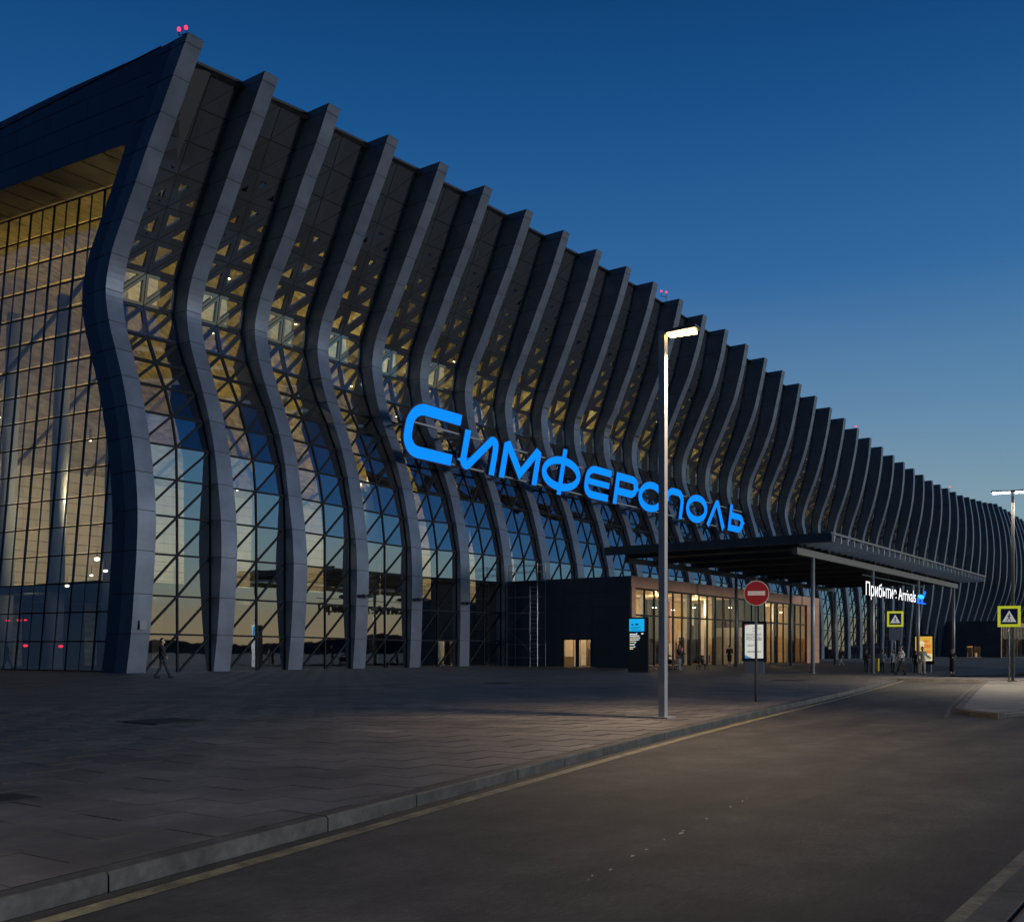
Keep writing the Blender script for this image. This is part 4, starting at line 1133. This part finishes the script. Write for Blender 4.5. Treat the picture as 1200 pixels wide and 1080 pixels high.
def roof_light(n, dy, heads, label, hh=.5):
    z, y = prof(n); x = X0 + n * BAY + .3
    zb = z[K] + .0 if dy < 2 else z[K] + .2
    t = thing('obstruction_light', label, 'warning light', (x, Y0 + y[K] + dy, zb), 0, 'red warning lights on the roof edge')
    f = MB(); f.tube((0, 0, -.1), (0, 0, hh), .03, 'black', n=8)
    if heads > 1: f.tube((0, 0, hh * .6), (-.0, .55, hh * .8), .025, 'black', n=6); f.tube((0, .55, hh * .8), (0, .55, hh * 1.25), .03, 'black', n=6)
    f.build('bracket', t)
    for q in range(heads):
        b = MB(); b.sphere((0, .55 * q, hh * (1 + .25 * q) + .1), .085, 'redlamp', 10, 8, (1, 1, 1.3)); b.build('lamp', t, True)
roof_light(0, .6, 2, 'pair of red warning lights on the top left corner of the terminal', .45)
roof_light(11, 1.6, 2, 'pair of red warning lights on the roof edge above the street lamp', .9)
roof_light(21, .3, 1, 'single red warning light on the roof edge to the right of the street lamp', .2)
roof_light(31, 1.0, 1, 'single red warning light on the roof edge towards the far right end', .9)
# little notice plate on the corner rib
z, y = prof(0)
t = MB().box(X0 + .38, X0 + .78, Y0 - .60, Y0 - .54, 2.62, 3.08, 'poledk').build('notice_plate'); tag(t, 'small grey notice plate fixed low on the corner rib', 'plate')

# ------------------------------------------------------------------ people
def capsule(mb, a, b, r0, r1, n=12):
    a = V(a); b = V(b); d = b - a
    if d.length < 1e-5: d = V((0, 0, 1e-4)); b = a + d
    dn = d.normalized(); u = dn.orthogonal().normalized(); w = dn.cross(u); vs = []; k = 4
    rings = [(a - dn * r0 * math.cos(t), r0 * math.sin(t)) for t in [math.pi / 2 * i / k for i in range(1, k + 1)]] + [(b + dn * r1 * math.sin(t), r1 * math.cos(t)) for t in [math.pi / 2 * i / k for i in range(0, k)]]
    vs.append(a - dn * r0)
    for c, r in rings: vs += [c + (u * math.cos(6.28318 * i / n) + w * math.sin(6.28318 * i / n)) * r for i in range(n)]
    vs.append(b + dn * r1); fs = []; L = len(rings)
    for i in range(n): fs.append((0, 1 + (i + 1) % n, 1 + i))
    for q in range(L - 1):
        for i in range(n): fs.append((1 + q * n + i, 1 + q * n + (i + 1) % n, 1 + (q + 1) * n + (i + 1) % n, 1 + (q + 1) * n + i))
    e = len(vs) - 1
    for i in range(n): fs.append((1 + (L - 1) * n + i, 1 + (L - 1) * n + (i + 1) % n, e))
    mb.add(vs, fs, 'skin')

def person(label, p, rz, hgt=1.75, top='c_dark', low='c_dark', shoe='c_black', pose=None, female=False, dress=False, sleeves='long', hair='hair', cap=False, seated=False, group=None):
    """local frame: faces -Y; arms and legs posed by joint positions"""
    po = dict(la=((.24, 0, -.25), (.26, -.04, -.50)), ra=((-.24, 0, -.25), (-.26, -.04, -.50)), ll=(.09, -.02, .03), rl=(-.09, .02, -.03), lean=0.)
    if pose: po.update(pose)
    C = []     # capsules: a, b, r0, r1, material
    sw = .17 if female else .195
    hip = V((0, 0, .92)); ln = po['lean']; ch = V((0, -ln * .35, 1.28)); nk = V((0, -ln * .5, 1.47)); hd = V((0, -ln * .6 - .02, 1.62))
    if seated: off = po.get('drop', .45)
    C += [(hip + V((-.075, 0, 0)), hip + V((.075, 0, 0)), .115, .115, low), (hip + V((0, 0, .05)), ch, .125, .145, top)]
    C += [(ch + V((-sw * .55, 0, .02)), ch + V((sw * .55, 0, .02)), .125, .125, top), (V((-sw + .02, nk.y, 1.40)), V((sw - .02, nk.y, 1.40)), .065, .065, top)]
    C += [(nk + V((0, 0, -.06)), nk + V((0, -.01, .06)), .058, .052, 'skin')]
    C += [(hd + V((0, .012, .03)), hd + V((0, -.012, -.055)), .088, .066, 'skin'), (hd + V((0, -.095, .005)), hd + V((0, -.108, -.025)), .010, .015, 'skin')]
    C += [(hd + V((0, -.082, -.065)), hd + V((0, -.078, -.085)), .022, .026, 'skin')]
    for s_ in (-1, 1):
        C += [(hd + V((s_ * .088, .01, .01)), hd + V((s_ * .088, .012, -.03)), .014, .010, 'skin'), (hd + V((s_ * .033, -.084, .018)), hd + V((s_ * .036, -.084, .018)), .010, .010, 'hair')]
    C += [(hd + V((0, .03, .065)), hd + V((0, .05, .02)), .088, .075, 'c_white' if cap else hair)]
    if female: C += [(hd + V((0, .07, 0)), hd + V((0, .09, -.18)), .07, .05, hair)]
    if cap: C += [(hd + V((0, -.05, .07)), hd + V((0, -.13, .055)), .05, .04, 'c_white')]
    # legs
    for s_, key in ((1, 'll'), (-1, 'rl')):
        fx, ky, fy = po[key]
        h0 = V((s_ * .09, 0, .90)); kn_ = V(((s_ * .09 + fx) / 2, ky - .02, .49)); an = V((fx, fy, .09))
        if seated: h0 = V((s_ * .09, 0, .90)); kn_ = V((s_ * .12, -.34, .80)); an = V((s_ * .12, -.30, .40))
        lm = 'skin' if dress or po.get('shorts') else low
        C += [(h0, kn_, .092, .062, low if not dress else low), (kn_, an, .060, .042, lm), (an + V((0, .03, -.045)), an + V((0, -.15, -.055)), .042, .036, shoe)]
        if not dress and not po.get('shorts'): C += [(an + V((0, 0, .05)), an, .062, .060, low)]
    if dress: C += [(V((0, 0, 1.0)), V((0, 0, po.get('hem', .62))), .15, .20, top)]
    else: C += [(V((-.05, 0, .90)), V((.05, 0, .90)), .135, .135, top)]
    # arms with hands
    for s_, key in ((1, 'la'), (-1, 'ra')):
        el, wr = po[key]; sh_ = V((s_ * sw, nk.y, 1.40)); el = V(el) + V((0, nk.y, 1.40)); wr = V(wr) + V((0, nk.y, 1.40))
        fore = top if sleeves == 'long' else 'skin'
        C += [(sh_, el, .056, .044, top), (el, wr, .042, .030, fore)]
        d_ = (wr - el).normalized(); pal = wr + d_ * .075; side = d_.cross(V((0, 1, 0)));
        side = side.normalized() if side.length > .1 else V((1, 0, 0))
        C += [(wr, pal, .030, .036, 'skin')]
        curl = d_.cross(side).normalized() * (.02)
        for q, L_ in enumerate((.062, .074, .070, .054)):
            b0 = pal + side * (-.030 + .020 * q) + d_ * .01; b1 = b0 + d_ * L_ * .55; b2 = b1 + (d_ * L_ * .45 - curl)
            C += [(b0, b1, .011, .010, 'skin'), (b1, b2, .010, .009, 'skin')]
        t0 = wr + d_ * .03 - side * .03; C += [(t0, t0 + (d_ * .04 - side * .03), .013, .011, 'skin')]
    k = hgt / 1.755
    dz = -po.get('drop', .42) if seated else 0.
    mb = MB()
    for a, b, r0, r1, m in C: capsule(mb, V(a), V(b), r0, r1)
    tmp = mb.build('body_parts')
    md = tmp.modifiers.new('r', 'REMESH'); md.mode = 'VOXEL'; md.voxel_size = .0125
    sm_ = tmp.modifiers.new('s', 'SMOOTH'); sm_.iterations = 2
    bpy.context.view_layer.update()
    me = bpy.data.meshes.new_from_object(tmp.evaluated_get(bpy.context.evaluated_depsgraph_get()))
    old = tmp.data; bpy.data.objects.remove(tmp); bpy.data.meshes.remove(old)
    names = []
    for c in C:
        if c[4] not in names: names.append(c[4])
    nf = len(me.polygons); cen = np.empty(nf * 3); me.polygons.foreach_get('center', cen); cen = cen.reshape(-1, 3)
    best = np.full(nf, 1e9); idx = np.zeros(nf, int)
    for a, b, r0, r1, m in C:
        a = np.array(a); b = np.array(b); ab = b - a; L2 = max(1e-9, ab @ ab)
        t_ = np.clip((cen - a) @ ab / L2, 0, 1); dd_ = np.linalg.norm(cen - a - t_[:, None] * ab, axis=1) - (r0 + (r1 - r0) * t_)
        w_ = dd_ < best; best[w_] = dd_[w_]; idx[w_] = names.index(m)
    me.materials.clear()
    for m in names: me.materials.append(M[m])
    me.polygons.foreach_set('material_index', idx.astype(np.int32))
    me.transform(Matrix.Translation((0, 0, dz))); me.transform(Matrix.Scale(k, 4)); me.shade_smooth()
    o = bpy.data.objects.new('person', me); COL.objects.link(o); o.location = p; o.rotation_euler = (0, 0, rz)
    return tag(o, label, 'person', group)

TOW = lambda p: math.atan2(-p.y, -p.x) + R(90)     # turn so that -Y looks at the photographer
def who(u, v, turn, label, **kw):
    p = at(u, v); return person(label, p, TOW(p) + R(turn), **kw), p
walk = dict(ll=(.09, -.12, -.30), rl=(-.09, .06, .26), la=((.24, .10, -.24), (.25, .06, -.48)), ra=((-.24, -.10, -.24), (-.25, -.22, -.44)))
phone = dict(la=((.22, -.06, -.26), (.10, -.30, -.18)), ra=((-.24, 0, -.25), (-.25, -.06, -.48)))
folded = dict(la=((.24, -.06, -.25), (-.02, -.24, -.24)), ra=((-.24, -.06, -.25), (.04, -.22, -.20)))
behind = dict(la=((.27, .08, -.24), (.06, .20, -.36)), ra=((-.27, .08, -.24), (-.06, .20, -.36)))
push = dict(la=((.22, -.16, -.24), (.18, -.42, -.28)), ra=((-.22, -.16, -.24), (-.18, -.42, -.28)))
who(190, 794, 78, 'person in dark clothes walking past the first glass bay by the corner rib', hgt=1.76, pose=walk)
who(8, 784, 84, 'person in black walking past the end glass wall at the left edge', hgt=1.72, top='c_black', low='c_black', pose=walk)
_, pw = who(796, 785, 55, 'woman in a dark top and pale leggings standing behind a pram', hgt=1.70, female=True, low='c_grey', top='c_dark', shoe='c_white', pose=dict(la=push['la'], ra=((-.26, -.1, -.2), (-.3, -.35, -.1))))
_, pm = who(855, 782, 175, 'man in dark shorts silhouetted against the lit entrance window', hgt=1.76, top='c_black', pose=dict(folded, shorts=True))
who(986, 780, -60, 'woman in dark clothes with a white bag walking near the end of the entrance block', hgt=1.66, female=True, pose=walk, low='c_grey')
who(1015, 787, 30, 'person in black looking down at a phone left of the first canopy post', hgt=1.74, top='c_black', pose=phone)
who(1034, 788, 180, 'man in a grey shirt seen from behind with hands at his back', hgt=1.75, top='c_grey', pose=behind)
who(1046, 788, 40, 'man in a pale cap and grey shirt standing below the crossing sign', hgt=1.76, top='c_grey', low='c_black', cap=True)
_, pb = who(1056, 791, -72, 'man in a white short sleeved shirt walking with a dark bag', hgt=1.80, top='c_white', low='c_black', sleeves='short', pose=walk)
who(1073, 788, 160, 'person in black standing in front of the yellow poster box', hgt=1.74, top='c_black', low='c_black')
who(1081, 790.5, 12, 'man in a pale tan shirt and trousers standing by the yellow poster box', hgt=1.80, top='c_tan', low='c_tan', pose=dict(la=((.27, -.02, -.24), (.36, -.16, -.30)), ra=((-.27, 0, -.24), (-.30, -.06, -.46)), ll=(.12, -.02, -.02), rl=(-.09, .02, .02)))
who(1116, 791, 20, 'woman in a long black dress with folded arms beside the last canopy post', hgt=1.72, female=True, top='c_black', low='c_black', dress=True, pose=dict(folded, hem=.42))
pc = at(823, 785)
child = person('small child riding a little balance bike in front of the entrance window', pc + V((0, 0, .06)), TOW(pc) + R(88), hgt=1.02, top='c_navy', low='c_dark', seated=True,
               pose=dict(la=((.20, -.14, -.2), (.15, -.36, -.26)), ra=((-.20, -.14, -.2), (-.15, -.36, -.26)), drop=.24))
t = thing('balance_bike', 'tiny dark balance bike under the child in front of the entrance window', 'bike', pc, TOW(pc) + R(88))
for y in (-.30, .26):
    w = MB().torus((0, y, .15), .12, .025, 'black', 'x').build('wheel', t, True); h_ = MB()
    for q in range(6): h_.tube((0, y, .15), (0, y + .12 * math.cos(q * 1.047), .15 + .12 * math.sin(q * 1.047)), .005, 'grey', n=5)
    h_.build('spokes', w)
MB().tube((0, .26, .15), (0, -.2, .33), .016, 'c_navy', n=8).build('frame', t)
MB().tube((0, -.30, .15), (0, -.20, .52), .014, 'black', n=8).build('fork', t)
MB().tube((-.17, -.19, .52), (.17, -.19, .52), .013, 'black', n=8).build('handlebar', t)
MB().box(-.06, .06, .02, .2, .34, .38, 'black').build('saddle', t)
# pram
pp = at(784, 784.5); rz = TOW(pw) + R(55)
t = thing('pram', 'dark hooded pram in front of the woman beside the street lamp', 'pram', pp, rz)
for x in (-.26, .26):
    for y in (-.32, .30):
        w = MB().torus((x, y, .13), .105, .025, 'black', 'x').build('wheel', t, True); MB().tube((x - .02, y, .13), (x + .02, y, .13), .03, 'grey', n=8).build('hub', w)
f = MB()
for x in (-.25, .25):
    f.tube((x, -.32, .13), (x, .32, .86), .014, 'grey', n=8); f.tube((x, .30, .13), (x, -.12, .62), .014, 'grey', n=8); f.tube((x, .32, .86), (x, .42, 1.0), .014, 'black', n=8)
f.tube((-.25, .42, 1.0), (.25, .42, 1.0), .018, 'black', n=8); f.build('frame', t)
MB().hexa([(-.2, -.34, .38), (.2, -.34, .38), (.2, .24, .40), (-.2, .24, .40)], [(-.24, -.40, .62), (.24, -.40, .62), (.24, .3, .76), (-.24, .3, .76)], 'c_dark').build('carrycot', t)
hd_ = MB(); vs = []; fs = []
for i in range(9):
    a = R(10 + 130 * i / 8)
    for x in (-.25, -.2, .2, .25): vs.append((x, .1 + .30 * math.cos(a), .68 + .32 * math.sin(a) * (1 if abs(x) < .22 else .85)))
for i in range(8):
    for j in range(3): fs.append((4 * i + j, 4 * i + j + 1, 4 * i + 5 + j, 4 * i + 4 + j))
hd_.add(vs, fs, 'c_black').build('hood', t)
# things in hands
q = pw + (Matrix.Rotation(TOW(pw) + R(55), 4, 'Z') @ V((-.33, -.46, 0)))
t = thing('toy_windmill', 'small pinkish red toy held by the woman with the pram', 'toy', (q.x, q.y, q.z + 1.24))
MB().tube((0, 0, -.12), (0, 0, .12), .01, 'grey', n=6).build('stick', t)
f = MB()
for i in range(6):
    a = i * 1.047; f.add([(0, -.01, .12), (.16 * math.cos(a), -.03, .12 + .16 * math.sin(a)), (.13 * math.cos(a + .8), .01, .12 + .13 * math.sin(a + .8))], [(0, 1, 2)], 'pinkc')
f.build('sails', t)
q = pb + (Matrix.Rotation(TOW(pb) + R(-72), 4, 'Z') @ V((.30, .02, 0)))
t = thing('travel_bag', 'dark travel bag carried by the man in the white shirt', 'bag', (q.x, q.y, q.z + .30), TOW(pb) + R(-72))
MB().hexa([(-.13, -.28, 0), (.13, -.28, 0), (.13, .28, 0), (-.13, .28, 0)], [(-.10, -.25, .32), (.10, -.25, .32), (.10, .25, .32), (-.10, .25, .32)], 'c_black').build('body', t)
f = MB(); f.tube((0, -.14, .31), (0, -.05, .52), .014, 'black', n=6); f.tube((0, -.05, .52), (0, .05, .52), .014, 'black', n=6); f.tube((0, .05, .52), (0, .14, .31), .014, 'black', n=6); f.build('handle', t)
p = at(1065, 787)
t = thing('suitcase', 'pale upright suitcase on the paving between the waiting people', 'suitcase', p, TOW(p))
MB().box(-.24, .24, -.13, .13, .06, .72, 'c_grey').build('shell', t); f = MB()
for x in (-.18, .18): f.tube((x, -.02, .04), (x, .02, .04), .04, 'black', n=8)
f.build('wheels', t); f = MB(); f.bar((-.12, .1, .72), (-.12, .1, 1.0), .02, .02, 'grey'); f.bar((.12, .1, .72), (.12, .1, 1.0), .02, .02, 'grey'); f.bar((-.13, .1, 1.0), (.13, .1, 1.0), .03, .03, 'black'); f.build('handle', t)
